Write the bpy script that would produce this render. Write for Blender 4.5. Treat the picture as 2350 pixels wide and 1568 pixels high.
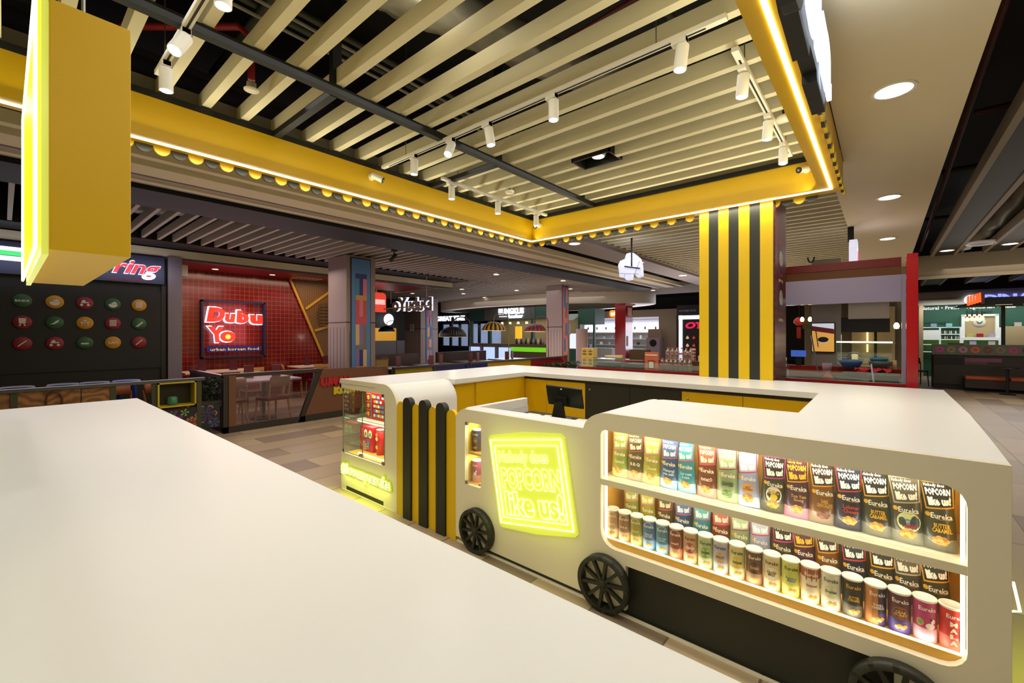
import bpy, math, random
from mathutils import Vector, Matrix
for o in list(bpy.data.objects): bpy.data.objects.remove(o)
C = bpy.context.scene
COL = C.collection
R = random.Random(7)
PI = math.pi
# ---------------------------------------------------------------- camera
cam = bpy.data.cameras.new('camera'); co = bpy.data.objects.new('camera', cam); COL.objects.link(co)
co.location = (0, 0, 1.55); co.rotation_euler = (math.radians(90), 0, math.radians(40.5))
cam.sensor_width = 36; cam.sensor_fit = 'HORIZONTAL'; cam.lens = 36*999/2350
cam.shift_x = 0; cam.shift_y = -15.6/2350; cam.clip_start = .05; cam.clip_end = 200
C.camera = co
# ---------------------------------------------------------------- world, exposure
wd = bpy.data.worlds.new('world'); C.world = wd; wd.use_nodes = True
wd.node_tree.nodes['Background'].inputs[0].default_value = (1, .93, .84, 1)
wd.node_tree.nodes['Background'].inputs[1].default_value = .035
vs = C.view_settings; vs.view_transform = 'Standard'; vs.look = 'None'; vs.gamma = 1; vs.exposure = 0.18
try: vs.use_curve_mapping = False
except Exception: pass
def lamp(kind, loc, energy, col=(1, .9, .75), size=.1, sy=None, rot=(0, 0, 0), spot=None, blend=.6):
    l = bpy.data.lights.new('lamp_light', kind); l.energy = energy; l.color = col
    if kind == 'AREA':
        l.size = size
        if sy is not None: l.shape = 'RECTANGLE'; l.size_y = sy
    else: l.shadow_soft_size = size
    if kind == 'SPOT': l.spot_size = spot; l.spot_blend = blend
    o = bpy.data.objects.new('lamp_light', l); o.location = loc; o.rotation_euler = rot; COL.objects.link(o); return o
WARM = (1, .91, .70); NEUT = (1, .98, .94); COOL = (.86, .9, 1); LIME = (.80, 1, .10)
# added soft area lamps filling in spill between the downlights and LED lines
for x, y in ((-1.9, 1.2), (-1.9, 3.4)): lamp('AREA', (x, y, 3.15), 18, NEUT, 2.4, 1.8)
lamp('AREA', (-1.3, -1.8, 3.0), 21, NEUT, 2.5, 1.2)
lamp('AREA', (-5.9, 3.0, 3.05), 55, (1, .86, .70), 1.5, 5)
lamp('AREA', (-6, 9.5, 3.05), 50, (1, .82, .66), 3, 5)
lamp('AREA', (-1.8, 9, 3.1), 40, (1, .86, .70), 2.6, 5)
lamp('AREA', (-11, 13.5, 3.0), 110, (.95, .88, .9), 6, 6)
lamp('AREA', (2.2, 6, 3.1), 34, (1, .86, .68), 2.0, 7)
lamp('AREA', (2.5, 1.5, 3.1), 24, (1, .86, .68), 2.0, 3)
lamp('AREA', (3, 14.5, 3.0), 40, (1, .86, .70), 4, 4)
# added fill lamps, mostly uplights for dim ceilings, standing in for shopfront spill
lamp('AREA', (-9.7, 3.5, 1.6), 42, (.95, .80, .85), 1.4, 9, rot=(0, -PI*.62, 0))
lamp('AREA', (-8, 19.8, 1.5), 120, (.88, .88, 1), 6, 1.4, rot=(-PI*.60, 0, 0))
lamp('AREA', (-14, 14.8, 1.5), 60, (.9, .85, 1), 5, 1.4, rot=(-PI*.60, 0, 0))
lamp('AREA', (-3.0, 12.5, 1.2), 45, (1, .86, .72), 3, 1.4, rot=(-PI*.70, 0, 0))
lamp('AREA', (3.5, 16.8, 1.5), 42, (1, .90, .78), 4, 1.2, rot=(-PI*.65, 0, 0))
lamp('AREA', (3.2, 12.5, 1.2), 20, (1, .86, .70), 3, 1.2, rot=(PI*.65, 0, 0))
lamp('AREA', (-8.5, 11, 1.1), 40, (1, .86, .80), 4, 3, rot=(PI*.80, 0, 0))
# light strip on the canopy soffit
lamp('AREA', (-3.732, 2.3, 2.835), 11, WARM, .03, 5.0)
lamp('AREA', (-.355, 2.3, 2.835), 11, WARM, .03, 5.0)
lamp('AREA', (-2.05, 4.785, 2.835), 12, WARM, 3.3, .03)
UPL = (1, .95, .70)  # added uplights beside the LED line, brightening the ceiling slats
lamp('AREA', (-3.60, 2.0, 2.84), 9, UPL, .1, 5.4, rot=(0, -PI*.72, 0))
lamp('AREA', (-.50, 2.0, 2.84), 9, UPL, .1, 5.4, rot=(0, PI*.72, 0))
lamp('AREA', (-2.05, 4.64, 2.84), 6, UPL, 3.0, .1, rot=(-PI*.72, 0, 0))

# ---------------------------------------------------------------- materials
def lin(h):
    if isinstance(h, tuple): return h
    c = [int(h[i:i+2], 16)/255 for i in (0, 2, 4)]
    return tuple(v/12.92 if v <= .04045 else ((v+.055)/1.055)**2.4 for v in c)
MC = {}
def mat(h, rough=.5, metal=0, emit=0, var=0, name=None, scale=8, coat=0, bump=0):
    k = (h, rough, metal, emit, var, name, scale, coat, bump)
    if k in MC: return MC[k]
    m = bpy.data.materials.new(name or 'paint'); m.use_nodes = True; nt = m.node_tree; b = nt.nodes['Principled BSDF']
    c = lin(h)
    b.inputs['Base Color'].default_value = (*c, 1); b.inputs['Roughness'].default_value = rough; b.inputs['Metallic'].default_value = metal
    if coat: b.inputs['Coat Weight'].default_value = coat; b.inputs['Coat Roughness'].default_value = .08
    if emit: b.inputs['Emission Color'].default_value = (*c, 1); b.inputs['Emission Strength'].default_value = emit
    if var or bump:
        tc = nt.nodes.new('ShaderNodeTexCoord'); n = nt.nodes.new('ShaderNodeTexNoise'); n.inputs['Scale'].default_value = scale; n.inputs['Detail'].default_value = 4
        nt.links.new(tc.outputs['Object'], n.inputs['Vector'])
        if var:
            r = nt.nodes.new('ShaderNodeMapRange'); r.inputs[3].default_value = 1-var; r.inputs[4].default_value = 1+var
            x = nt.nodes.new('ShaderNodeVectorMath'); x.operation = 'SCALE'; x.inputs[0].default_value = c
            nt.links.new(n.outputs['Fac'], r.inputs[0]); nt.links.new(r.outputs[0], x.inputs['Scale']); nt.links.new(x.outputs[0], b.inputs['Base Color'])
        if bump:
            bp = nt.nodes.new('ShaderNodeBump'); bp.inputs['Strength'].default_value = bump; nt.links.new(n.outputs['Fac'], bp.inputs['Height']); nt.links.new(bp.outputs[0], b.inputs['Normal'])
    MC[k] = m; return m
def glassm(h='FFFFFF', fac=.08, rough=.02, name='glass', dens=0):
    k = ('g', h, fac, rough, dens)
    if k in MC: return MC[k]
    m = bpy.data.materials.new(name); m.use_nodes = True; nt = m.node_tree; nt.nodes.clear()
    o = nt.nodes.new('ShaderNodeOutputMaterial'); mx = nt.nodes.new('ShaderNodeMixShader'); t = nt.nodes.new('ShaderNodeBsdfTransparent'); g = nt.nodes.new('ShaderNodeBsdfGlossy')
    g.inputs['Roughness'].default_value = rough; t.inputs[0].default_value = (*[v*(1-dens) + dens*0 if False else v for v in lin(h)], 1); mx.inputs[0].default_value = fac
    nt.links.new(t.outputs[0], mx.inputs[1]); nt.links.new(g.outputs[0], mx.inputs[2]); nt.links.new(mx.outputs[0], o.inputs[0]); MC[k] = m; return m
def brickm(c1, c2, mortar, bw, bh, ms, rough=.4, offset=.5, plane='xy', noise=.0, bump=.0, name='tile', coat=0, third=None):
    m = bpy.data.materials.new(name); m.use_nodes = True; nt = m.node_tree; b = nt.nodes['Principled BSDF']; b.inputs['Roughness'].default_value = rough
    if coat: b.inputs['Coat Weight'].default_value = coat; b.inputs['Coat Roughness'].default_value = .1
    g = nt.nodes.new('ShaderNodeNewGeometry'); s = nt.nodes.new('ShaderNodeSeparateXYZ'); cb = nt.nodes.new('ShaderNodeCombineXYZ')
    nt.links.new(g.outputs['Position'], s.inputs[0]); i = {'x': 0, 'y': 1, 'z': 2}
    nt.links.new(s.outputs[i[plane[0]]], cb.inputs[0]); nt.links.new(s.outputs[i[plane[1]]], cb.inputs[1])
    br = nt.nodes.new('ShaderNodeTexBrick'); br.offset = offset; br.inputs['Scale'].default_value = 1; br.inputs['Brick Width'].default_value = bw; br.inputs['Row Height'].default_value = bh
    br.inputs['Mortar Size'].default_value = ms; br.inputs['Color1'].default_value = (*lin(c1), 1); br.inputs['Color2'].default_value = (*lin(c2), 1); br.inputs['Mortar'].default_value = (*lin(mortar), 1)
    nt.links.new(cb.outputs[0], br.inputs['Vector']); out = br.outputs['Color']
    if third:   # big patches choose between the brick colours and a third colour
        v = nt.nodes.new('ShaderNodeTexBrick'); v.offset = offset; v.inputs['Scale'].default_value = 1; v.inputs['Brick Width'].default_value = bw; v.inputs['Row Height'].default_value = bh; v.inputs['Mortar Size'].default_value = 0
        v.inputs['Color1'].default_value = (0, 0, 0, 1); v.inputs['Color2'].default_value = (1, 1, 1, 1); v.inputs['Bias'].default_value = -.1; v.squash = 1.0; v.offset_frequency = 2
        a = nt.nodes.new('ShaderNodeVectorMath'); a.operation = 'ADD'; a.inputs[1].default_value = (bw*40, bh*26, 0); nt.links.new(cb.outputs[0], a.inputs[0]); nt.links.new(a.outputs[0], v.inputs['Vector'])
        mm = nt.nodes.new('ShaderNodeMath'); mm.operation = 'GREATER_THAN'; mm.inputs[1].default_value = .62; nt.links.new(v.outputs['Color'], mm.inputs[0])
        mf = nt.nodes.new('ShaderNodeMath'); mf.operation = 'MULTIPLY'; mf.inputs[1].default_value = .75; nt.links.new(mm.outputs[0], mf.inputs[0])
        mx = nt.nodes.new('ShaderNodeMixRGB'); nt.links.new(mf.outputs[0], mx.inputs[0]); nt.links.new(out, mx.inputs[1]); mx.inputs[2].default_value = (*lin(third), 1); out = mx.outputs[0]
    if noise:
        n = nt.nodes.new('ShaderNodeTexNoise'); n.inputs['Scale'].default_value = 3; n.inputs['Detail'].default_value = 6; nt.links.new(g.outputs['Position'], n.inputs['Vector'])
        r = nt.nodes.new('ShaderNodeMapRange'); r.inputs[3].default_value = 1-noise; r.inputs[4].default_value = 1+noise; nt.links.new(n.outputs['Fac'], r.inputs[0])
        x = nt.nodes.new('ShaderNodeVectorMath'); x.operation = 'SCALE'; nt.links.new(out, x.inputs[0]); nt.links.new(r.outputs[0], x.inputs['Scale']); out = x.outputs[0]
    nt.links.new(out, b.inputs['Base Color'])
    if bump:
        bp = nt.nodes.new('ShaderNodeBump'); bp.inputs['Strength'].default_value = bump; bp.invert = True; nt.links.new(br.outputs['Fac'], bp.inputs['Height']); nt.links.new(bp.outputs[0], b.inputs['Normal'])
    return m
def wavem(c1, c2, scale, rough=.5, dist=6, kind='BANDS', dirn='Z', name='wood'):
    k = ('w', c1, c2, scale, rough, dist, kind, dirn)
    if k in MC: return MC[k]
    m = bpy.data.materials.new(name); m.use_nodes = True; nt = m.node_tree; b = nt.nodes['Principled BSDF']; b.inputs['Roughness'].default_value = rough
    g = nt.nodes.new('ShaderNodeNewGeometry'); w = nt.nodes.new('ShaderNodeTexWave'); w.wave_type = kind; w.inputs['Scale'].default_value = scale; w.inputs['Distortion'].default_value = dist; w.inputs['Detail'].default_value = 3
    if kind == 'BANDS': w.bands_direction = dirn
    r = nt.nodes.new('ShaderNodeValToRGB'); r.color_ramp.elements[0].color = (*lin(c1), 1); r.color_ramp.elements[1].color = (*lin(c2), 1)
    nt.links.new(g.outputs['Position'], w.inputs['Vector']); nt.links.new(w.outputs['Color'], r.inputs[0]); nt.links.new(r.outputs[0], b.inputs['Base Color']); MC[k] = m; return m

YEL = mat('E8C000', .42, name='yellow_laminate', var=.03, scale=2)
YELD = mat('DCB000', .45, name='yellow_board')
BLK = mat('25271F', .5, name='black_laminate'); BLK2 = mat('0E0E0B', .65, name='black_paint')
WHT = mat('F0F1F2', .3, name='white_solid_surface', var=.015, scale=1.5)
WHM = mat('EEE8D4', .38, name='white_panel')  # warm cast of the lighting on the fronts is tinted into this white
LED = mat('FFF3D0', .5, emit=6, name='led_strip'); LED2 = mat('FFF0CC', .5, emit=3.0, name='case_led')
CASEY = mat('EDB84A', .45, name='case_yellow', var=.05, scale=6)
SLAT = mat('E4DCBA', .6, name='slat_paint', var=.03, scale=4)
GLS = glassm(); GLC = glassm('F4FFFA', .10)
CHR = mat('B8B4AA', .25, 1, name='chrome')
STL = mat('9A9A98', .35, .9, name='steel')
DARK = mat('16150F', .8, name='dark_void')
# ---------------------------------------------------------------- mesh building
class MB:
    def __init__(s): s.v = []; s.f = []; s.mi = []; s.m = []; s.sm = []
    def idx(s, m):
        if m not in s.m: s.m.append(m)
        return s.m.index(m)
    def raw(s, vs_, fs, m, smooth=False):
        o = len(s.v); s.v += [tuple(p) for p in vs_]; k = s.idx(m)
        for f in fs: s.f.append(tuple(i+o for i in f)); s.mi.append(k); s.sm.append(smooth)
        return s
    def box(s, x0, x1, y0, y1, z0, z1, m):
        v = [(x, y, z) for x in (x0, x1) for y in (y0, y1) for z in (z0, z1)]
        return s.raw(v, [(0, 1, 3, 2), (4, 6, 7, 5), (0, 4, 5, 1), (2, 3, 7, 6), (0, 2, 6, 4), (1, 5, 7, 3)], m)
    def obox(s, c, sx, sy, sz, rot, m):   # oriented box, rot = Euler tuple
        M = Matrix.Translation(c) @ __import__('mathutils').Euler(rot).to_matrix().to_4x4()
        v = [M @ Vector((x, y, z)) for x in (-sx/2, sx/2) for y in (-sy/2, sy/2) for z in (-sz/2, sz/2)]
        return s.raw(v, [(0, 1, 3, 2), (4, 6, 7, 5), (0, 4, 5, 1), (2, 3, 7, 6), (0, 2, 6, 4), (1, 5, 7, 3)], m)
    def tube(s, pts, r, m, n=8, r1=None, cap=True):
        pts = [Vector(p) for p in pts]; rings = []
        for i, p in enumerate(pts):
            d = (pts[min(i+1, len(pts)-1)]-pts[max(i-1, 0)]).normalized()
            a = d.orthogonal().normalized() if i == 0 else (a-d*a.dot(d)).normalized()
            b = d.cross(a); rr = r if r1 is None else r+(r1-r)*i/(len(pts)-1)
            rings.append([p+a*rr*math.cos(2*PI*k/n)+b*rr*math.sin(2*PI*k/n) for k in range(n)])
        v = [q for g in rings for q in g]; f = []
        for i in range(len(rings)-1):
            for k in range(n): f.append((i*n+k, i*n+(k+1) % n, (i+1)*n+(k+1) % n, (i+1)*n+k))
        s.raw(v, f, m, True)
        if cap: s.raw(rings[0][::-1], [tuple(range(n))], m); s.raw(rings[-1], [tuple(range(n))], m)
        return s
    def lathe(s, prof, c, m, n=20, ax='z'):
        v = []; f = []
        for r, h in prof:
            for k in range(n):
                a = 2*PI*k/n; p = (r*math.cos(a), r*math.sin(a), h)
                if ax == 'x': p = (h, p[0], p[1])
                if ax == 'y': p = (p[0], h, p[1])
                v.append((c[0]+p[0], c[1]+p[1], c[2]+p[2]))
        for i in range(len(prof)-1):
            for k in range(n):
                q = (i*n+k, i*n+(k+1) % n, (i+1)*n+(k+1) % n, (i+1)*n+k)
                f.append(q if ax != 'y' else q[::-1])
        return s.raw(v, f, m, True)
    def disc(s, c, r, m, plane='xz', n=20, sx=1, sy=1):
        pts = [(r*sx*math.cos(2*PI*k/n), r*sy*math.sin(2*PI*k/n)) for k in range(n)]
        return s.flat(pts, c, plane, m)
    def flat(s, pts, c, plane, m):   # one flat polygon, 2D points round c; faces -y (xz), +x (yz) or +z (xy)
        if plane == 'xz': v = [(c[0]+a, c[1], c[2]+b) for a, b in pts]
        elif plane == 'yz': v = [(c[0], c[1]+a, c[2]+b) for a, b in pts]
        else: v = [(c[0]+a, c[1]+b, c[2]) for a, b in pts]
        return s.raw(v, [tuple(range(len(v)))], m)
    def prism(s, pts, c, plane, t, m, side=None):   # extruded polygon of thickness t away from the viewer side
        n = len(pts); s.flat(pts, c, plane, m)
        d = {'xz': (0, t, 0), 'yz': (-t, 0, 0), 'xy': (0, 0, -t)}[plane]; c2 = tuple(c[i]+d[i] for i in range(3))
        k = len(s.v)-n; s.flat(pts[::-1], c2, plane, m); k2 = len(s.v)-n
        for i in range(n):
            j = (i+1) % n; s.f.append((k+j, k+i, k2+n-1-i, k2+n-1-j)); s.mi.append(s.idx(side or m)); s.sm.append(False)
        return s
    def mesh(s, name='mesh'):
        me = bpy.data.meshes.new(name); me.from_pydata([tuple(p) for p in s.v], [], s.f)
        for m in s.m: me.materials.append(m)
        me.polygons.foreach_set('material_index', s.mi); me.polygons.foreach_set('use_smooth', s.sm); me.update(); return me
def wloc(o):
    l = Vector((0, 0, 0))
    while o: l += o.location; o = o.parent
    return l
def put(name, mb, parent=None, label=None, bevel=0, cat=None, group=None, kind=None, local=False):
    me = mb if isinstance(mb, bpy.types.Mesh) else mb.mesh(name)
    if parent and not local:
        l = wloc(parent)
        if l.length: me.transform(Matrix.Translation(-l))
    o = bpy.data.objects.new(name, me); COL.objects.link(o)
    if parent: o.parent = parent
    if bevel:
        b = o.modifiers.new('bevel', 'BEVEL'); b.width = bevel; b.segments = 2; b.limit_method = 'ANGLE'
    tag(o, label, cat, group, kind); return o
def tag(o, label=None, cat=None, group=None, kind=None):
    if label: o['label'] = label
    if cat: o['category'] = cat
    if group: o['group'] = group
    if kind: o['kind'] = kind
    return o
def thing(name, label, cat, loc=(0, 0, 0), group=None, rz=0):
    o = bpy.data.objects.new(name, None); o.empty_display_size = .05; COL.objects.link(o); o.location = loc; o.rotation_euler.z = rz
    return tag(o, label, cat, group)
def solo(name, mb, label, cat, group=None, bevel=0): return put(name, mb, None, label, bevel, cat, group)
def struct(name, mb, label=None, bevel=0): return put(name, mb, None, label, bevel, kind='structure')
def dup(root, loc, label=None, rz=None, group=None):
    def cp(o, par):
        c = o.copy(); COL.objects.link(c); c.parent = par
        for ch in KIDS.get(o.name, []): cp(ch, c)
        return c
    r = cp(root, None); r.location = loc
    if rz is not None: r.rotation_euler.z = rz
    if label: r['label'] = label
    if group: r['group'] = group
    return r
KIDS = {}
def index_kids():
    KIDS.clear()
    for o in bpy.data.objects:
        if o.parent: KIDS.setdefault(o.parent.name, []).append(o)
def B(*a): return MB().box(*a)
# text: returns (verts2d+h, faces) normalised; cached
TC = {}
def textgeo(s, bold=.0, extrude=0, outline=0, shear=0, res=3, spacing=1, line=.8):
    k = (s, bold, extrude, outline, shear, res, spacing, line)
    if k in TC: return TC[k]
    cu = bpy.data.curves.new('t', 'FONT'); cu.body = s; cu.offset = bold; cu.extrude = extrude; cu.shear = shear; cu.resolution_u = res; cu.align_x = 'CENTER'
    cu.space_character = spacing; cu.space_line = line
    if outline: cu.fill_mode = 'NONE'; cu.bevel_depth = outline; cu.bevel_resolution = 0
    o = bpy.data.objects.new('t', cu); me = bpy.data.meshes.new_from_object(o)
    v = [tuple(p.co) for p in me.vertices]; f = [tuple(p.vertices) for p in me.polygons]
    bpy.data.objects.remove(o); bpy.data.meshes.remove(me); bpy.data.curves.remove(cu)
    x0 = min(p[0] for p in v); x1 = max(p[0] for p in v); y0 = min(p[1] for p in v); y1 = max(p[1] for p in v)
    TC[k] = (v, f, x0, x1, y0, y1); return TC[k]
def text(mb, s, box, fn, m, hs=1, **kw):
    """fit text into box (u0,u1,v0,v1); fn(u,v,h) gives the point in space"""
    v, f, x0, x1, y0, y1 = textgeo(s, **kw); u0, u1, w0, w1 = box
    mb.raw([fn(u0+(p[0]-x0)/(x1-x0)*(u1-u0), w0+(p[1]-y0)/(y1-y0)*(w1-w0), p[2]*hs) for p in v], f, m); return mb
def onY(y): return lambda u, v, h: (u, y-h, v)      # sign faces -y
def onX(x): return lambda u, v, h: (x+h, u, v)      # sign faces +x
def bend(pts): return pts
def arc(cx, cy, r, a0, a1, n=8, ry=None):
    ry = ry or r
    return [(cx+r*math.cos(math.radians(a0+(a1-a0)*i/n)), cy+ry*math.sin(math.radians(a0+(a1-a0)*i/n))) for i in range(n+1)]
def rrect(x0, x1, y0, y1, r, n=5):
    if not isinstance(r, (list, tuple)): r = [r]*4      # LL, LR, UR, UL
    return arc(x0+r[0], y0+r[0], r[0], 180, 270, n)+arc(x1-r[1], y0+r[1], r[1], 270, 360, n)+arc(x1-r[2], y1-r[2], r[2], 0, 90, n)+arc(x0+r[3], y1-r[3], r[3], 90, 180, n)
def plate(mb, outer, holes, fn, t, m):
    """flat plate with holes; fn(u,v,h) with h in 0..t away from the viewer (pass negative h towards the front)"""
    cu = bpy.data.curves.new('p', 'CURVE'); cu.dimensions = '2D'; cu.fill_mode = 'BOTH'; cu.extrude = .5
    for P in [outer]+holes:
        sp = cu.splines.new('POLY'); sp.points.add(len(P)-1)
        for i, p in enumerate(P): sp.points[i].co = (p[0], p[1], 0, 1)
        sp.use_cyclic_u = True
    o = bpy.data.objects.new('p', cu); me = bpy.data.meshes.new_from_object(o)
    mb.raw([fn(p.co.x, p.co.y, (p.co.z-.5)*t) for p in me.vertices], [tuple(p.vertices) for p in me.polygons], m)
    bpy.data.objects.remove(o); bpy.data.meshes.remove(me); bpy.data.curves.remove(cu); return mb
# ================================================================ SETTING
FLOOR = brickm('A4927A', 'BCA888', '6A5C4C', 1.22, .42, .006, .38, .37, 'yx', .08, .08, 'floor_tile', third='7A6A5A')
struct('floor', B(-26, 8, -6, 32, -.1, 0, FLOOR))
struct('ceiling', B(-26, 8, -6, 32, 4.6, 4.7, DARK))
WALLG = mat('8E8778', .7, name='mall_wall')
struct('wall_back', B(-26, 8, 30, 30.2, 0, 4.6, WALLG)); struct('wall_left', B(-26.2, -26, -6, 32, 0, 4.6, mat('4A443C', .8)))
struct('wall_right', B(8, 8.2, -6, 32, 0, 4.6, mat('4A443C', .8))); struct('wall_front', B(-26, 8, -6.2, -6, 0, 4.6, mat('6A6254', .8)))
# ================================================================ KIOSK: long worktop ring
TOP = 1.105
t = thing('worktop', 'white solid worktop running round three sides of the kiosk', 'counter', (-1.9, 4.5, 0))
mb = MB(); ring = [(-1.184, 2.256), (.33, 2.256), (.345, 2.7), (.365, 3.5), (.365, 4.92), (-.812, 4.91), (-.812, 4.838), (-1.501, 4.838), (-1.501, 4.905), (-4.16, 4.88), (-4.16, 2.251), (-3.42, 2.251), (-3.42, 2.92), (-3.24, 2.92), (-3.24, 4.02), (-.375, 4.04), (-.37, 2.95), (-1.08, 2.95), (-1.15, 2.94), (-1.184, 2.90)]
mb.prism(ring, (0, 0, TOP), 'xy', .045, WHT)
put('counter_top', mb, t)
mb = MB(); mb.box(-3.27, -.37, 4.06, 4.12, 1.03, 1.06, BLK); mb.box(-3.30, -3.25, 2.93, 4.06, 1.05, 1.06, WHM)
mb.box(-4.13, .33, 4.80, 4.84, 0, 1.06, WHM); mb.box(.29, .335, 2.25, 4.84, 0, 1.06, WHM); mb.box(-4.15, -4.11, 3.0, 4.84, 0, 1.06, WHM)
put('outer_panel', mb, t)
# cabinets beneath, in pairs of doors
def lock(parent, c, ax):
    mb = MB(); mb.lathe([(.0, -.006), (.009, -.006), (.011, 0), (.011, .004)], c, CHR, 12, ax) if ax == 'y' else mb.lathe([(.0, .006), (.009, .006), (.011, 0)], c, CHR, 12, 'x')
    put('lock', mb, parent)
def cabinet(x0, cols, label):
    t = thing('base_cabinet', label, 'cabinet', (x0+.51, 4.4, 0), 'base cabinets under the back worktop')
    put('carcass', B(x0, x0+1.02, 4.085, 4.78, 0.02, 1.028, BLK), t)
    for i in (0, 1):
        d = put('door', B(x0+.51*i+.002, x0+.51*i+.508, 4.06, 4.084, .10, 1.028, YELD if cols == 'y' else BLK), t, bevel=.001)
        if i == 0 or cols == 'y' and x0 > -2 and False: lock(d, (x0+.51*i+.055, 4.06, .965), 'y')
cabinet(-3.455, 'y', 'yellow two-door cabinet under the back worktop, left of the black cabinet')
cabinet(-2.435, 'b', 'black two-door cabinet under the back worktop with a round lock')
cabinet(-1.415, 'y', 'yellow two-door cabinet under the back worktop, right of the black cabinet')
t = thing('sliding_cabinet', 'yellow cabinet with sliding doors under the left arm of the worktop', 'cabinet', (-3.6, 3.5, 0))
put('carcass', B(-4.05, -3.30, 2.95, 4.05, .02, 1.045, YELD), t)
put('sliding_door', B(-3.298, -3.28, 2.96, 3.30, .08, 1.045, YELD), t); put('sliding_door', B(-3.278, -3.262, 3.24, 4.05, .08, 1.045, YELD), t)
# ================================================================ POPCORN WAGON (front of kiosk)
W = 2.22
wag = thing('popcorn_wagon', 'white cart-shaped counter front with lit snack window and black spoked wheels', 'counter', (-1.05, 2.5, 0))
prof = [(-2.453, .035), (-1.076, .035), (-1.076, .282), (.03, .282), (.03, .0), (.33, 0), (.33, 1.105), (-1.184, 1.105)]
prof += [(-1.184-.162*math.sin(a), .985+.12*math.cos(a)) for a in [i*PI/2/9 for i in range(1, 10)]][:-1] + [(-1.346, 1.0)]
prof += arc(-2.353, .90, .1, 90, 180, 6)
WIN = rrect(-1.231, .226, .348, 1.008, [.09, .07, .075, .03]); SW = rrect(-2.353, -2.187, .45, .907, [.01, .01, .01, .01], 2)
mb = MB(); plate(mb, prof, [WIN, SW], onY(W), .035, WHM); put('front_panel', mb, wag)
mb = MB(); mb.box(-2.40, -1.08, W+.012, W+.03, 0.0, .05, BLK); mb.box(-1.076, .04, W+.03, W+.05, .0, .29, BLK); mb.box(-2.44, .03, W-.004, W+.012, 0, .010, WHM); put('kick_panel', mb, wag, 'black kick panel')
# high end sheet (curves down to the left) and low parapet top
mb = MB(); sh = [(-1.184-.162*math.sin(i*PI/2/9), .985+.12*math.cos(i*PI/2/9)) for i in range(10)]+[(-1.346, .9)]
v = []; f = []
for (a, b) in sh: v += [(a, W+.03, b), (a, 2.93, b)]
for i in range(len(sh)-1): f.append((2*i, 2*i+1, 2*i+3, 2*i+2))
mb.raw(v, f, WHT, True); mb.box(-1.346, -1.30, 2.90, 2.93, .2, .95, WHM); put('rounded_end_sheet', mb, wag)
mb = MB(); mb.prism([(-2.385, W+.036), (-1.30, W+.036), (-1.32, 2.41), (-2.345, 2.365), (-2.345, 2.95), (-2.36, 2.97), (-2.39, 2.97), (-2.40, 2.95), (-2.40, 2.30)], (0, 0, 1.0), 'xy', .07, WHT); mb.box(-2.398, -2.347, 2.53, 2.965, .1, .94, WHT); mb.box(-2.34, -1.35, 2.38, 2.40, .1, .94, WHM); put('low_parapet', mb, wag)
mb = MB(); mb.box(-2.445, -2.41, W+.03, 2.93, 0, .9, WHM); mb.box(.295, .325, W+.03, 2.95, 0, 1.05, WHM); mb.box(-1.08, .29, 2.92, 2.95, 0, 1.06, YELD); put('side_panel', mb, wag)
# window box
mb = MB(); mb.box(-1.27, .27, 2.56, 2.58, .30, 1.05, CASEY); mb.box(-1.27, -1.252, W+.03, 2.56, .30, 1.05, CASEY); mb.box(.252, .27, W+.03, 2.56, .30, 1.05, CASEY)
mb.box(-1.27, .27, W+.036, 2.56, .345, .383, CASEY); mb.box(-1.27, .27, W+.036, 2.56, 1.035, 1.05, WHM); put('case_lining', mb, wag, 'yellow case lining')
put('case_shelf', B(-1.25, .25, W+.002, 2.56, .693, .728, mat('EFE8CE', .4)), wag, bevel=.002)
mb = MB(); mb.box(-1.225, -1.213, W+.037, W+.05, .385, 1.03, LED2); mb.box(.212, .224, W+.037, W+.05, .385, 1.03, LED2)
mb.box(-1.21, .21, W+.037, W+.046, .384, .390, LED2); mb.box(-1.21, .21, W+.05, W+.058, 1.026, 1.034, LED2); mb.box(-1.21, .21, W+.05, W+.058, .684, .692, LED2); put('led_strip', mb, wag, 'glowing strip light round the case')
put('window_pane', B(-1.231, .226, W+.010, W+.014, .35, 1.006, glassm('FFFFFF', .05)), wag)
# small window box with two shelves
mb = MB(); mb.box(-2.36, -2.17, 2.50, 2.52, .43, .92, CASEY); mb.box(-2.375, -2.356, W+.03, 2.52, .43, .92, CASEY); mb.box(-2.18, -2.165, W+.03, 2.52, .43, .92, CASEY)
mb.box(-2.37, -2.17, W+.03, 2.52, .435, .452, CASEY); mb.box(-2.37, -2.17, W+.03, 2.52, .905, .92, CASEY); put('side_case_lining', mb, wag, 'small yellow case lining')
put('side_case_shelf', B(-2.356, -2.18, W+.035, 2.50, .663, .681, CASEY), wag)
mb = MB(); mb.box(-2.352, -2.190, W+.004, W+.010, .452, .905, GLC); put('side_window_pane', mb, wag)
mb = MB()
for z in (.895, .462): mb.box(-2.352, -2.325, W-.002, W+.012, z-.010, z+.010, STL)
mb.lathe([(0, -.004), (.008, -.004), (.008, .006)], (-2.20, W, .475), CHR, 10, 'y'); put('glass_clip', mb, wag)
def wheel(x, n=10):
    mb = MB(); r0, r1 = .155, .131; c = (x, W-.055, .155)
    mb.lathe([(r1, 0), (r0, 0), (r0, .05), (r1, .05), (r1, 0)], c, BLK, 48, 'y'); mb.lathe([(0, -.002), (.02, -.002), (.024, .004), (.024, .045)], c, BLK, 20, 'y')
    for p in range(len(mb.sm)): mb.sm[p] = p % 4 != 0
    w_ = put('wheel', mb, wag, 'black spoked wheel')
    for k in range(n):
        a = 2*PI*k/n+.16; s = MB(); s.obox((x+math.cos(a)*.078, W-.037, .155+math.sin(a)*.078), .112, .022, .017, (0, -a, 0), BLK); put('spoke', s, w_)
for x in (-2.205, -1.195, .045): wheel(x)
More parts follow.
